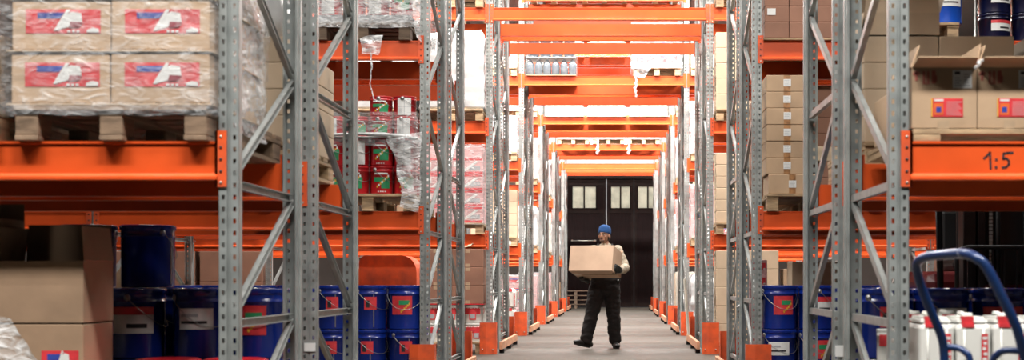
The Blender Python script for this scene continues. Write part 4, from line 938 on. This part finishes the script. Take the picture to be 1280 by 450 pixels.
outer(1,1,0,L1,2,.40,CARDB,'brown carton',ab='A',lv='lowest shelf')
# ---- unseen loads added above the picture to shade the first two rows
for r_, l_ in ((0,2),(1,3)):
    for s_ in (-1,1):
        for k in range(3):
            pallet(RX(k,s_), RY(r_,'A'), LV[l_], 'added shade pallet above the picture, %s of tunnel, %s from it, %s row' % (sd(s_), WH[k], ORD[r_]), False)
            cover_load(RX(k,s_), RY(r_,'A'), LV[l_]+PH, .8, 1.15, .9, 'added shade load above the picture, %s of tunnel, %s from it, %s row' % (sd(s_), WH[k], ORD[r_]), CARDL, seed=k+r_)
            pallet(RX(k,s_), RY(r_,'B'), LV[l_], 'added rear shade pallet above the picture, %s of tunnel, %s from it, %s row' % (sd(s_), WH[k], ORD[r_]), False)
            cover_load(RX(k,s_), RY(r_,'B'), LV[l_]+PH, .8, 1.15, .9, 'added rear shade load above the picture, %s of tunnel, %s, %s row' % (sd(s_), WH[k], ORD[r_]), CARDL, seed=k+r_+9)
# ---- loads over the tunnel
def TX(k): return XL+.075+.4+.03+k*.895
TN = ['left','middle','right']
y4 = RY(3,'A')
def canister():
    b = MB().bbox(-.090,.090,-.09,.09,.018,.205,.02); b.lathe([(.075,.0),(.085,.01),(.085,.02)],12); b.lathe([(.06,.2),(.03,.222),(.02,.225)],12); o = b.build('water_canister', GREY); 
    part(MB().lathe([(.017,.225),(.017,.238),(.012,.24)],10), 'cap', PAPER, o); part(MB().box(-.02,.02,-.0925,-.0902,.09,.13), 'paper_label', PAPER, o); return o
def bottle():
    b = MB().lathe([(.058,0),(.064,.01),(.064,.17),(.060,.19),(.045,.225),(.018,.262),(.014,.27)],14); o = b.build('bottle', GREY); part(MB().lathe([(.016,.27),(.016,.285),(.012,.287)],10), 'cap', PAPER, o); return o
sb = MB().bbox(TX(0)-.42,TX(0)+.42,y4-.6,y4+.6,L3+.001,L3+.02,.003).build('base_board', WOOD); tag(sb, 'thin board under the bottles over the tunnel, fourth row', 'board')
for r in range(2):
    for c in range(6): place(('btl',), bottle, (TX(0)-.36+c*.144,y4-.50+.18*r,L3+.021-.12*0), 0, 'grey bottle, %s from left, %s row, over the tunnel, fourth rack row' % (['first','second','third','fourth','fifth','sixth'][c], DEP[r]), 'bottle', 'grey bottles over the tunnel')
tr_ = MB().bbox(TX(0)-.42,TX(0)+.42,y4-.6,y4-.12,L3+.309,L3+.318,.003).build('slip_sheet', GREYP); tag(tr_, 'grey sheet between bottles and canisters, over the tunnel', 'sheet')
for t in range(2):
    for r in range(2):
        for c in range(4): place(('cani',), canister, (TX(0)-.305+c*.203,y4-.49+.2*r,L3+.319+t*.241), 0, 'grey water canister, %s layer, %s from left, %s row, over the tunnel' % (TIER[t], ['first','second','third','fourth'][c], DEP[r]), 'canister', 'grey water canisters over the tunnel')
wrap(TX(0)-.43,TX(0)+.44,y4-.61,y4-.06,L3+.03,L3+.82,'clear film round bottles and canisters over the tunnel, fourth row',film('thin_film',.05),.01,5)
pallet(TX(2)+.0, y4, L3, 'pallet over the tunnel, right side, fourth rack row', True)
stack(('cl',), carton_maker(.39,.38,.24,mat('pale_blue_print_carton',(.36,.38,.42,1),.5,0,.15,5,col2=(.26,.18,.20,1)),lab='brand'), TX(2)-.40, 1, y4-.58, L3+PH, .39,.38,.24, 2,2,3, 'pale printed carton', 'carton', 'over the tunnel, fourth rack row', 'pale printed cartons over the tunnel')
w4_ = wrap(TX(2)-.42,TX(2)+.42,y4-.62,y4+.2,L3+.12,L3+PH+.76,'white film round the pale load over the tunnel, fourth row',FILM,.03,15)
strand([(PX(794,22),21.95,PZ(90,22)),(PX(795,22),21.9,PZ(103,22)),(PX(794,22),21.9,PZ(113,22)),(PX(795,22),21.9,PZ(122,22))], '', .022, parent=w4_)
sheet([(PX(788,22),21.9,PZ(80,22)),(PX(812,22),21.9,PZ(84,22)),(PX(806,22),21.88,PZ(98,22)),(PX(794,22),21.88,PZ(97,22))], '', FILML, amp=.05, parent=w4_)
for k in range(3):
    pallet(TX(k), y4, L4, '%s pallet over the tunnel, top level, fourth rack row' % TN[k], True)
    stack(('t4',), carton_maker(.39,.38,.3,CARDC), TX(k)-.4, 1, y4-.58, L4+PH, .39,.38,.3, 2,1,1, 'cream carton', 'carton', '%s high pallet over the tunnel, fourth row' % TN[k], 'cream cartons high over the tunnel')
y5, y6, y7 = RY(4,'A'), RY(5,'A'), RY(6,'A')
for k in range(3):
    sb = MB().bbox(TX(k)-.42,TX(k)+.42,y5-.6,y5+.6,L3+.001,L3+.02,.003).build('base_board', WOOD); tag(sb, 'thin board under tall cream boxes, %s, over the tunnel, fifth row' % TN[k], 'board')
    stack(('tb',), carton_maker(.195,.38,.42,CARDC), TX(k)-.40, 1, y5-.58, L3+.021, .195,.38,.42, 4,1,1, 'tall cream box', 'box', '%s board over the tunnel, fifth row' % TN[k], 'tall cream boxes over the tunnel')
    pallet(TX(k), y5, L4, '%s pallet over the tunnel, upper level, fifth rack row' % TN[k], False)
    cover_load(TX(k)-.02*(k-1), y5, L4+PH, .72, 1.08, .75, 'white covered load on the %s upper pallet over the tunnel, fifth row' % TN[k], seed=50+k)
    pallet(TX(k), y6, L3, '%s pallet over the tunnel in the sixth rack row' % TN[k], True)
    stack(('t6',), carton_maker(.79,.42,.52,CARDC), TX(k)-.4, 1, y6-.58, L3+PH, .79,.42,.52, 1,1,1, 'wide cream carton', 'carton', '%s pallet over the tunnel, sixth row' % TN[k], 'cream cartons over the tunnel in the sixth row')
    w6_ = wrap(TX(k)-.42,TX(k)+.42,y6-.61,y6-.17,L3+.12,L3+PH+.54,'white film round cream cartons, %s pallet over the tunnel, sixth row' % TN[k],FILMD,.02,40+k)
    if k: strand([(PX([0,747,786][k],33.2),33.28,PZ(173,33.2)),(PX([0,747,786][k],33.2),33.22,PZ(181,33.2)),(PX([0,747,786][k],33.2),33.2,PZ(193,33.2))], '', .035, parent=w6_)
# dark pallets stacked by the door
for k in range(4):
    pallet(PX(720,43.5), 43.6, k*.1455, 'dark old pallet by the maroon door, %s in the stack' % ['bottom one','second up','third up','topmost'][k], True, 'dark pallets by the door', W=1.2, D=.8, wood=DWOOD)
# ---- sack truck with the blue tube handle
def sack_truck():
    t = bpy.data.objects.new('hand_truck', None); C.objects.link(t)
    def P(px,py,d): return (PX(px,d)-TXX, d-TYY, PZ(py,d))
    def smooth(pts, n=6):
        pts = [Vector(p) for p in pts]; out = []
        for i in range(len(pts)-1):
            p0 = pts[max(i-1,0)]; p1 = pts[i]; p2 = pts[i+1]; p3 = pts[min(i+2,len(pts)-1)]
            for k in range(n):
                u = k/n; out.append(.5*((2*p1)+(p2-p0)*u+(2*p0-5*p1+4*p2-p3)*u*u+(3*p1-p0-3*p2+p3)*u**3))
        return out+[pts[-1]]
    lpts = [P(1184,560,4.75),P(1181,470,4.75),P(1180,440,4.75),P(1176,418,4.74),P(1160,380,4.72),P(1149,350,4.70),P(1146,332,4.66),P(1151,324,4.62),P(1164,320,4.55),P(1190,317.5,4.42),P(1206,317,4.35),P(1220,322,4.30),P(1234,335,4.28),P(1252,370,4.27),P(1270,408,4.27),P(1279,440,4.28),P(1287,480,4.30),P(1300,570,4.34)]
    fr = part(MB().tube(smooth(lpts), .0165, 14), 'frame_tube', CART, t)
    part(MB().tube(smooth([P(1201,317.2,4.37),P(1208,317.4,4.345),P(1216,320,4.315),P(1224,325.5,4.295)],5), .0170, 14), 'worn_patch', WORN, fr)
    reg(fr, fr.children[0])
    part(MB().tube(smooth([P(1181,434,4.75),P(1196,435,4.73),P(1206,440,4.71),P(1213,456,4.70),P(1214,540,4.70)]), .012, 10), 'inner_tube', CART, t)
    part(MB().tube(smooth([P(1277,439,4.28),P(1258,438,4.30),P(1247,443,4.32),P(1240,460,4.34),P(1240,540,4.36)]), .012, 10), 'inner_tube', CART, t)
    a, b_ = Vector(P(1184,560,4.75)), Vector(P(1300,570,4.34)); la, lb = Vector((a.x,a.y,.16)), Vector((b_.x,b_.y,.16))
    part(MB().tube([a,la],.0165,12), 'lower_leg', CART, t); part(MB().tube([b_,lb],.0165,12), 'lower_leg', CART, t)
    for z in (.45,.30): part(MB().tube([(a.x,a.y,z),(b_.x,b_.y,z)],.012,10), 'cross_tube', CART, t)
    part(MB().tube([Vector(P(1214,540,4.70)),(Vector(P(1214,540,4.70)).x,a.y-.02,.30)],.012,8), 'inner_leg', CART, t)
    part(MB().tube([Vector(P(1240,540,4.36)),(Vector(P(1240,540,4.36)).x,b_.y+.06,.30)],.012,8), 'inner_leg', CART, t)
    ax = (lb-la).normalized()
    part(MB().tube([la-ax*.08,lb+ax*.08],.011,10), 'axle', DARKM, t)
    ang = math.atan2(ax.y,ax.x)
    for p in (la-ax*.07, lb+ax*.07): part(MB().lathe([(.10,-.02),(.15,-.03),(.16,-.02),(.16,.02),(.15,.03),(.10,.02)],24,M=T(*p)@Matrix.Rotation(ang,4,'Z')@rot('Y',90)), 'wheel', RUBBER, t)
    m_ = (la+lb)/2; part(MB().bbox(-.2,.2,0,.26,.01,.02,.003,M=T(m_.x,m_.y,0)@Matrix.Rotation(ang,4,'Z')).bbox(-.2,.2,-.01,0,.01,.25,.003,M=T(m_.x,m_.y,0)@Matrix.Rotation(ang,4,'Z')), 'toe_plate', CART, t)
    return t
TXX, TYY = 1.25, 4.5
place(('truck',), sack_truck, (TXX,TYY,0), 0, 'blue tubular hand truck standing before the white jerrycans', 'hand truck')
# ---- forklift seen dark through the nearest right rack
def forklift():
    t = bpy.data.objects.new('forklift', None); C.objects.link(t)
    m = part(MB().bbox(-.36,-.27,-.07,.07,.05,2.1,.006).bbox(.27,.36,-.07,.07,.05,2.1,.006).bbox(-.27,.27,-.02,.03,2.0,2.08,.004).bbox(-.27,.27,-.02,.03,.3,.38,.004), 'mast', DARKM, t)
    part(MB().bbox(-.255,-.20,-.06,.04,.05,2.0,.005).bbox(.20,.255,-.06,.04,.05,2.0,.005).bbox(-.20,.20,-.03,.02,1.9,1.98,.004), 'inner_mast', DARKM, t)
    part(MB().bbox(-.36,.75,.10,.13,.9,2.15,.01), 'cab_panel', BLACK, t)
    for x in (-.10,.10): part(MB().tube([(x,0,.3),(x,0,1.95)],.022,10), 'lift_cylinder', DARKM, t)
    c = MB()
    for x in (-.16,.16):
        for k in range(60): c.box(x-.012,x+.012,-.052-.004*(k%2),-.045,.35+k*.026,.35+k*.026+.02)
    part(c, 'lift_chain', STEEL, t)
    g = MB()
    pr = [(-.42,.75),(-.42,1.10)]+[(-.36+.06*math.cos(a),1.10+.06*math.sin(a)) for a in (PI*.9,PI*.75,PI*.6)]+[(-.34,1.165),(.34,1.165)]+[(.36+.06*math.cos(a),1.10+.06*math.sin(a)) for a in (PI*.4,PI*.25,PI*.1)]+[(.42,1.10),(.42,.75)]
    g.tube([(a,-.13,b_) for a,b_ in pr], .016, 8)
    for k in range(9): x=-.34+.085*k; g.box(x-.006,x+.006,-.137,-.123,.75,1.16)
    part(g, 'load_backrest', DARKM, t)
    part(MB().bbox(-.45,.45,-.16,-.10,.62,.75,.008).bbox(-.45,.45,-.16,-.10,.32,.42,.008).bbox(-.4,.4,-.10,-.062,.34,.72,.006), 'carriage', DARKM, t)
    for x in (-.24,.24): part(MB().bbox(x-.055,x+.055,-.21,-.165,.10,.76,.006).bbox(x-.055,x+.055,-1.0,-.165,.06,.10,.006), 'fork', BLACK, t)
    part(MB().bbox(-.52,.52,.42,1.5,.25,1.0,.08).bbox(-.50,.50,.08,.42,.25,.62,.04), 'body', mat('forklift_dark_red',(.10,.008,.01,1),.35,coat=.3), t)
    part(MB().bbox(-.25,.25,.62,1.1,1.0,1.1,.04).bbox(-.25,.25,1.05,1.18,1.1,1.5,.04), 'seat', BLACK, t)
    cg = MB()
    for x in (-.46,.46): cg.tube([(x,.15,.6),(x,.28,2.05),(x,1.32,2.08),(x,1.42,.98)],.025,8)
    for k in range(7): cg.box(-.46,.46,.36+k*.15,.39+k*.15,2.06,2.09)
    part(cg, 'overhead_guard', DARKM, t)
    for x in (-.48,.48):
        for y,r in ((.20,.24),(1.22,.21)): part(MB().lathe([(r*.6,-.07),(r*.95,-.075),(r,-.05),(r,.05),(r*.95,.075),(r*.6,.07)],24,M=T(x*1.12,y,r)@rot('Y',90)), 'wheel', RUBBER, t)
    return t
place(('lift',), forklift, (2.80,9.35,0), 0, 'dark forklift with raised mast, behind the nearest right rack', 'forklift').rotation_euler = (0,0,0)
# small details on the frames
def clip(x,y,z,lab,name='paper_tag',w=.06,h=.045,m=PAPER): tag(MB().bbox(-w/2,w/2,-.002,.002,-h/2,h/2,.001).build(name,m,loc=(x,y,z)), lab, 'tag')
clip(XL+.005,D1+1.43-.004,PZ(434,6.93),'small white tag stuck on the second left upright')
clip(XR-.005,D1+1.43-.004,PZ(439,6.93),'small white tag stuck on the second right upright',w=.05,h=.06)
strand([(PX(922,12.4),12.42,PZ(384,12.4)),(PX(930,12.4),12.38,PZ(378,12.4)),(PX(940,12.4),12.40,PZ(376,12.4)),(PX(948,12.5),12.46,PZ(377,12.5))], '', .018, PAPER, amp=.15, name='torn_tape', parent=FRO[(1,1,'B')])
# ------------------------------------------------------------------ the worker and the carton he carries
def limb(b, pts, rad, mat=0, n=14, flat=None):
    pts = [Vector(p) for p in pts]
    P, Rr = [], []
    for i in range(len(pts)-1):
        for k in range(4): P.append(pts[i].lerp(pts[i+1],k/4)); Rr.append(rad[i]+(rad[i+1]-rad[i])*k/4)
    P.append(pts[-1]); Rr.append(rad[-1]); b.tube(P, Rr, n, mat)
    for p, r in zip(pts, rad): b.ball(p, r, 12, mat)
def remesh(name, b, m, voxel, smooth=3, parent=None, disp=0, ds=14, seed=0):
    me = b.mesh(name, m); o = bpy.data.objects.new(name, me); C.objects.link(o)
    r = o.modifiers.new('r','REMESH'); r.mode = 'VOXEL'; r.voxel_size = voxel
    s = o.modifiers.new('s','SMOOTH'); s.iterations = smooth; s.factor = .5
    bpy.context.view_layer.update(); dg = bpy.context.evaluated_depsgraph_get(); me2 = bpy.data.meshes.new_from_object(o.evaluated_get(dg)); o.modifiers.clear(); o.data = me2; me2.name = name
    if disp:
        for v, nrm in [(v, v.normal.copy()) for v in me2.vertices]:
            p = v.co*ds; q_ = Vector((p.x*.8,p.y*.8,p.z*1.5+seed)); v.co = v.co+nrm*disp*(noise.noise(q_)+.5*noise.noise(q_*2.2))
    for p in me2.polygons: p.use_smooth = True
    me2.materials.clear(); me2.materials.append(m)
    if parent: o.parent = parent
    return o
SKIN = mat('skin', (.36,.19,.125,1), .55, 0, .06, 20, spec=.35)
OVER = mat('black_overalls', (.008,.0055,.0055,1), .85, 0, .12, 30, .25, 300)
SHIRT = mat('cream_shirt', (.44,.37,.28,1), .85, 0, .1, 12, .2, 200)
BEAN = mat('blue_knit', (.015,.075,.24,1), .9, 0, .12, 60, .5, 260, stretch=(1,1,.25))
GLOVE = mat('black_glove', (.008,.010,.010,1), .6, 0, .1, 60, .3, 200)
SHOE = mat('black_shoe', (.012,.011,.010,1), .45)
HAIRM = mat('dark_hair', (.012,.009,.008,1), .7)
MX, MY = -.165, 18.0
man = thing('person', 'person in blue knit cap, cream shirt and black overalls carrying a large carton', 'person', (MX,MY,0))
# joints, local metres; -y faces the camera
hipL, hipR = Vector((-.10,-.01,.84)), Vector((.085,.01,.84))
kneL, ankL = Vector((-.185,-.13,.46)), Vector((-.262,-.235,.115))
kneR, ankR = Vector((.115,.01,.45)), Vector((.135,.06,.085))
shL, shR = Vector((-.155,-.03,1.335)), Vector((.165,.02,1.335))
elR, wrR = Vector((.285,-.10,1.12)), Vector((.20,-.34,1.055))
elL, wrL = Vector((-.27,-.16,1.10)), Vector((-.36,-.42,1.045))
neck = Vector((0,-.01,1.40)); HEADM = T(-.012,-.035,1.540) @ Matrix.Rotation(math.radians(-22),4,'Z') @ rot('X',-6)
def torso(b, g=0):
    for z, rx, ry, x in ((.80,.155,.115,-.005),(.90,.150,.110,-.005),(1.02,.145,.108,0),(1.14,.155,.112,0),(1.25,.168,.112,.003),(1.32,.150,.098,.005),(1.37,.095,.075,.004)):
        b.ball((x,-.005,z),(rx+g,ry+g,.085+g),18)
def leg(b, h, k, a, g, hem=None):
    limb(b, [h, h.lerp(k,.5), k, k.lerp(a,.35), a], [.088+g,.078+g,.060+g,.060+g,(.040+g) if hem is None else hem])
def arm(b, s, e, w, g):
    limb(b, [s, s.lerp(e,.5), e, e.lerp(w,.4), w], [.056+g,.050+g,.040+g,.040+g,.028+g])
def hand(b, M, g=0, curl=55):
    """palm plus five fingers; local: fingers along +x, palm normal -z, thumb to +y"""
    bb = MB(); bb.bbox(0,.09,-.042-g,.042+g,-.014-g,.014+g,.010)
    for i, (y, L, r) in enumerate(((.032,.070,.0092),(.011,.078,.0096),(-.011,.073,.0092),(-.031,.058,.0082))):
        p = Vector((.082,y*1.04,0)); a = 0; pts = [p-Vector((.02,0,0)), p]
        for k, f in enumerate((.45,.32,.23)):
            a += math.radians(curl*(.5,.75,.6)[k]); p = p+Vector((math.cos(a),(.06 if i==0 else -.05 if i==3 else 0),-math.sin(a)))*L*f; pts.append(p)
        bb.tube(pts, [r+g]*3+[r*.92+g,r*.75+g], 8); bb.ball(pts[-1], r*.75+g, 8)
    pts = [Vector((.02,.030,-.004)),Vector((.045,.058,-.014)),Vector((.070,.072,-.026)),Vector((.090,.074,-.040))]
    bb.tube(pts, [.014+g,.0125+g,.011+g,.008+g], 8); bb.ball(pts[-1], .008+g, 8)
    bb.ball((0,0,0), (.03+g,.034+g,.02+g), 10)
    b.add([M @ Vector(v) for v in bb.v], bb.f, 0, True)
# the carton: orientation and position first, hands follow it
BW_, BD_, BH_ = .60, .42, .345
BM = T(-.643,17.36,1.055) @ Matrix.Rotation(math.radians(-17),4,'Z') @ rot('X',-13)     # front bottom left corner
def onbox(u, v, w): return BM @ Vector((u,v,w)) - Vector((MX,MY,0))
CARDH = mat('carried_cardboard', (.56,.385,.27,1), .8, 0, .08, 3, .1, 18)
cb = MB().bbox(0,BW_,0,BD_,0,BH_,.006)
co = cb.build('cardboard_box', CARDH); co.matrix_world = BM
tag(co, 'large plain cardboard box held by the person in the blue cap', 'carton')
tp = MB().box(0,BW_,BD_/2-.025,BD_/2+.025,-.0012,.0004).box(0,BW_,BD_/2-.025,BD_/2+.025,BH_-.0004,BH_+.0012).build('packing_tape', TAPEC, co)
fl = MB().bbox(BW_*.75,BW_+.0,BD_-.004,BD_+.0,BH_-.002,BH_+.03,.001).build('flap_edge', CARDH, co)
wrR = onbox(BW_+.035, BD_*.50, .055); wrL = onbox(.13, BD_+.02, -.035)
elR = Vector((.275,-.06,1.10)); elL = Vector((-.26,-.02,1.08))
def hmat(origin, xdir, normal):
    x = xdir.normalized(); z = -normal.normalized(); z = (z-x*z.dot(x)).normalized(); y = z.cross(x); m = Matrix((x,y,z)).transposed().to_4x4(); return T(*origin) @ m
bu = (BM.to_3x3() @ Vector((1,0,0))); bv = (BM.to_3x3() @ Vector((0,1,0))); bw = (BM.to_3x3() @ Vector((0,0,1)))
# right-of-picture hand grips the lower side edge: fingers forward and curling under
HR = hmat(wrR, -bv*1.0+bw*.05-bu*.05, -bu*.9+bw*.5); HL = hmat(wrL, -bv*.5-bu*.35-bw*.02, bw)
b = MB(); torso(b); leg(b,hipL,kneL,ankL,0); leg(b,hipR,kneR,ankR,0); arm(b,shL,elL,wrL,0); arm(b,shR,elR,wrR,0)
hand(b,HR); hand(b,HL)
limb(b,[neck-Vector((0,0,.06)),neck+Vector((0,-.005,.05))],[.056,.052])
for a, d in ((ankL,Vector((-.11,-.06,-.02))),(ankR,Vector((.03,-.13,-.03)))): limb(b,[a,a+d*.35+Vector((0,0,-.012)),a+d*.6+Vector((0,0,-.012))],[.034,.028,.022])
def hb(c, r, n=14): 
    bb = MB(); bb.ball(c, r, n); b.add([HEADM @ Vector(v) for v in bb.v], bb.f, 0, True)
hb((0,.012,.025),(.074,.092,.092),20); hb((0,-.018,-.030),(.058,.070,.068),18); hb((0,-.052,-.070),(.036,.034,.030)); hb((0,-.045,-.012),(.058,.045,.050))
hb((0,-.092,-.012),(.012,.018,.026)); hb((0,-.100,-.026),(.016,.014,.011)); hb((0,-.078,.022),(.052,.020,.012))
hb((-.076,.005,-.012),(.010,.018,.030)); hb((.076,.005,-.012),(.010,.018,.030)); hb((0,-.085,-.058),(.022,.010,.006)); hb((0,-.082,-.067),(.020,.010,.007))
for s in (-1,1): hb((s*.040,-.062,-.022),(.020,.018,.016))
remesh('body', b, SKIN, .0055, 2, man)
# face details
e = MB(); e2 = MB(); e3 = MB()
for s in (-1,1):
    c = HEADM @ Vector((s*.030,-.083,.002)); e.ball(c,.0125,12); c2 = HEADM @ Vector((s*.030-.002,-.0945,.001)); e2.ball(c2,.0055,8)
    e3.tube([HEADM @ Vector((s*.014,-.102,.020)),HEADM @ Vector((s*.030,-.099,.026)),HEADM @ Vector((s*.048,-.086,.021))],[.004,.005,.003],6)
e.build('eyes', mat('eye_white',(.22,.19,.17,1),.5), man); e2.build('pupils', INK, man); e3.build('eyebrows', HAIRM, man)
m_ = MB().tube([HEADM @ Vector((x,-.094+abs(x)*.25,-.0625)) for x in (-.022,-.011,0,.011,.022)],[.003,.005,.0055,.005,.003],6).build('lips', mat('lips',(.26,.10,.08,1),.5), man)
h_ = MB(); tmp = b; b = h_; hb((0,.030,.000),(.077,.080,.080),18); hb((0,.05,-.03),(.068,.055,.045)); b = tmp
mu = MB(); mu.tube([HEADM @ Vector((x,-.099+abs(x)*.3,-.052)) for x in (-.026,-.012,0,.012,.026)],[.003,.005,.005,.005,.003],6); mu.build('moustache', HAIRM, man)
h_.build('hair', HAIRM, man)
bb = MB(); bb.ball((0,-.070,-.078),(.034,.028,.020),12); bb.add([v for v in bb.v],[],0)
st = MB(); st.add([HEADM @ Vector(v) for v in bb.v], bb.f, 0, True); st.build('beard', mat('stubble',(.10,.06,.045,1),.8), man)
bn = MB(); bb = MB(); bb.lathe([(.082,.022),(.090,.030),(.093,.055),(.091,.060),(.092,.075),(.088,.100),(.074,.127),(.048,.145),(.020,.152),(.001,.153)],28); vs = [Vector((v[0]*.93, v[1]*1.12+.006, v[2])) for v in bb.v]
bn.add([HEADM @ rot('X',-8) @ v for v in vs], bb.f, 0, True); bn.build('knit_cap', BEAN, man)
# clothing
b = MB(); arm(b,shR,elR,wrR+(elR-wrR)*.12,.022); arm(b,shL,elL,wrL+(elL-wrL)*.12,.022); torso_top = MB()
for z, rx, ry, x in ((1.10,.160,.120,0),(1.2,.168,.120,0),(1.30,.165,.115,.003),(1.355,.115,.088,.004)): b.ball((x,-.005,z),(rx,ry,.09),18)
limb(b,[neck-Vector((0,0,.05)),neck+Vector((0,0,.005))],[.072,.064])
remesh('shirt', b, SHIRT, .009, 3, man, .010, 16, 3)
b = MB(); torso(b,.030); hemL = ankL+Vector((.01,.01,.015)); hemR = ankR+Vector((0,0,.03))
leg(b,hipL,kneL,hemL,.034,.085); leg(b,hipR,kneR,hemR,.034,.085)
b.ball((0,-.0,.93),(.205,.145,.16),20); b.ball((0,-.0,.80),(.195,.14,.12),20)
ov = remesh('overalls', b, OVER, .010, 3, man, .013, 11, 9)
zc = 1.27
bm = bmesh.new(); bm.from_mesh(ov.data); bmesh.ops.bisect_plane(bm, geom=bm.verts[:]+bm.edges[:]+bm.faces[:], plane_co=(0,0,zc), plane_no=(0,.5,1), clear_outer=True); bm.to_mesh(ov.data); bm.free()
for s in (-1,1): MB().tube([(s*.10,-.150,1.24),(s*.11,-.135,1.31),(s*.095,-.07,1.42),(s*.085,.06,1.40),(s*.07,.135,1.25)],.014,8).build('strap', OVER, man)
MB().bbox(.170,.186,-.10,-.07,.925,.945,.002).build('badge', PAPER, man)
for nm, M in (('glove',HR),('glove',HL)):
    b = MB(); hand(b, M, .0035); w = M @ Vector((0,0,0)); q_ = (elR if M is HR else elL); limb(b,[w,w+(q_-w).normalized()*.055],[.036,.040]); remesh(nm, b, GLOVE, .0045, 1, man)
def shoe(M):
    b = MB(); b.add([M @ Vector(v) for v in MB().ball((0,-.02,.062),(.046,.075,.050),16).v], MB().ball((0,0,0),1,16).f, 0, True)
    for c, r in (((0,-.115,.045),(.046,.085,.036)),((0,-.165,.038),(.040,.045,.028)),((0,.055,.050),(.036,.045,.040)),((0,.01,.095),(.045,.055,.045))):
        t_ = MB().ball(c, r, 16); b.add([M @ Vector(v) for v in t_.v], t_.f, 0, True)
    o = remesh('shoe', b, SHOE, .006, 2, man)
    s = MB().prism([(.040*math.cos(a)*(1 if math.sin(a)<.2 else .92), -.07+.130*math.sin(a)) for a in [2*PI*k/20 for k in range(20)]], 'z', 0, .018)
    MB().add([M @ Vector(v) for v in s.v], s.f).build('sole', RUBBER, o)
shoe(T(ankL.x+.005,ankL.y,.012) @ Matrix.Rotation(math.radians(-58),4,'Z') @ T(0,.07,0) @ rot('X',-13) @ T(0,-.07,0))
shoe(T(ankR.x,ankR.y,0) @ Matrix.Rotation(math.radians(12),4,'Z'))
WORLD = .1; EXPO = 0
# ------------------------------------------------------------------ camera and world
cd = bpy.data.cameras.new('camera'); cam = bpy.data.objects.new('camera', cd); C.objects.link(cam)
cam.location = (0,0,CAMZ); cam.rotation_euler = (PI/2,0,0)
cd.sensor_width = 36; cd.lens = F/1280*36; cd.shift_x = -131.5/1280; cd.shift_y = 125/1280; cd.clip_end = 200
cd.dof.use_dof = True; cd.dof.focus_distance = 17.5; cd.dof.aperture_fstop = 3.4
bpy.context.scene.camera = cam
w = bpy.data.worlds.new('world'); bpy.context.scene.world = w; w.use_nodes = True
w.node_tree.nodes['Background'].inputs[0].default_value = (.86,.93,1,1); w.node_tree.nodes['Background'].inputs[1].default_value = WORLD
vs = bpy.context.scene.view_settings; vs.view_transform = 'Standard'; vs.look = 'None'; vs.gamma = 1; vs.exposure = EXPO; vs.use_curve_mapping = False
bpy.context.scene.cycles.diffuse_bounces = 1
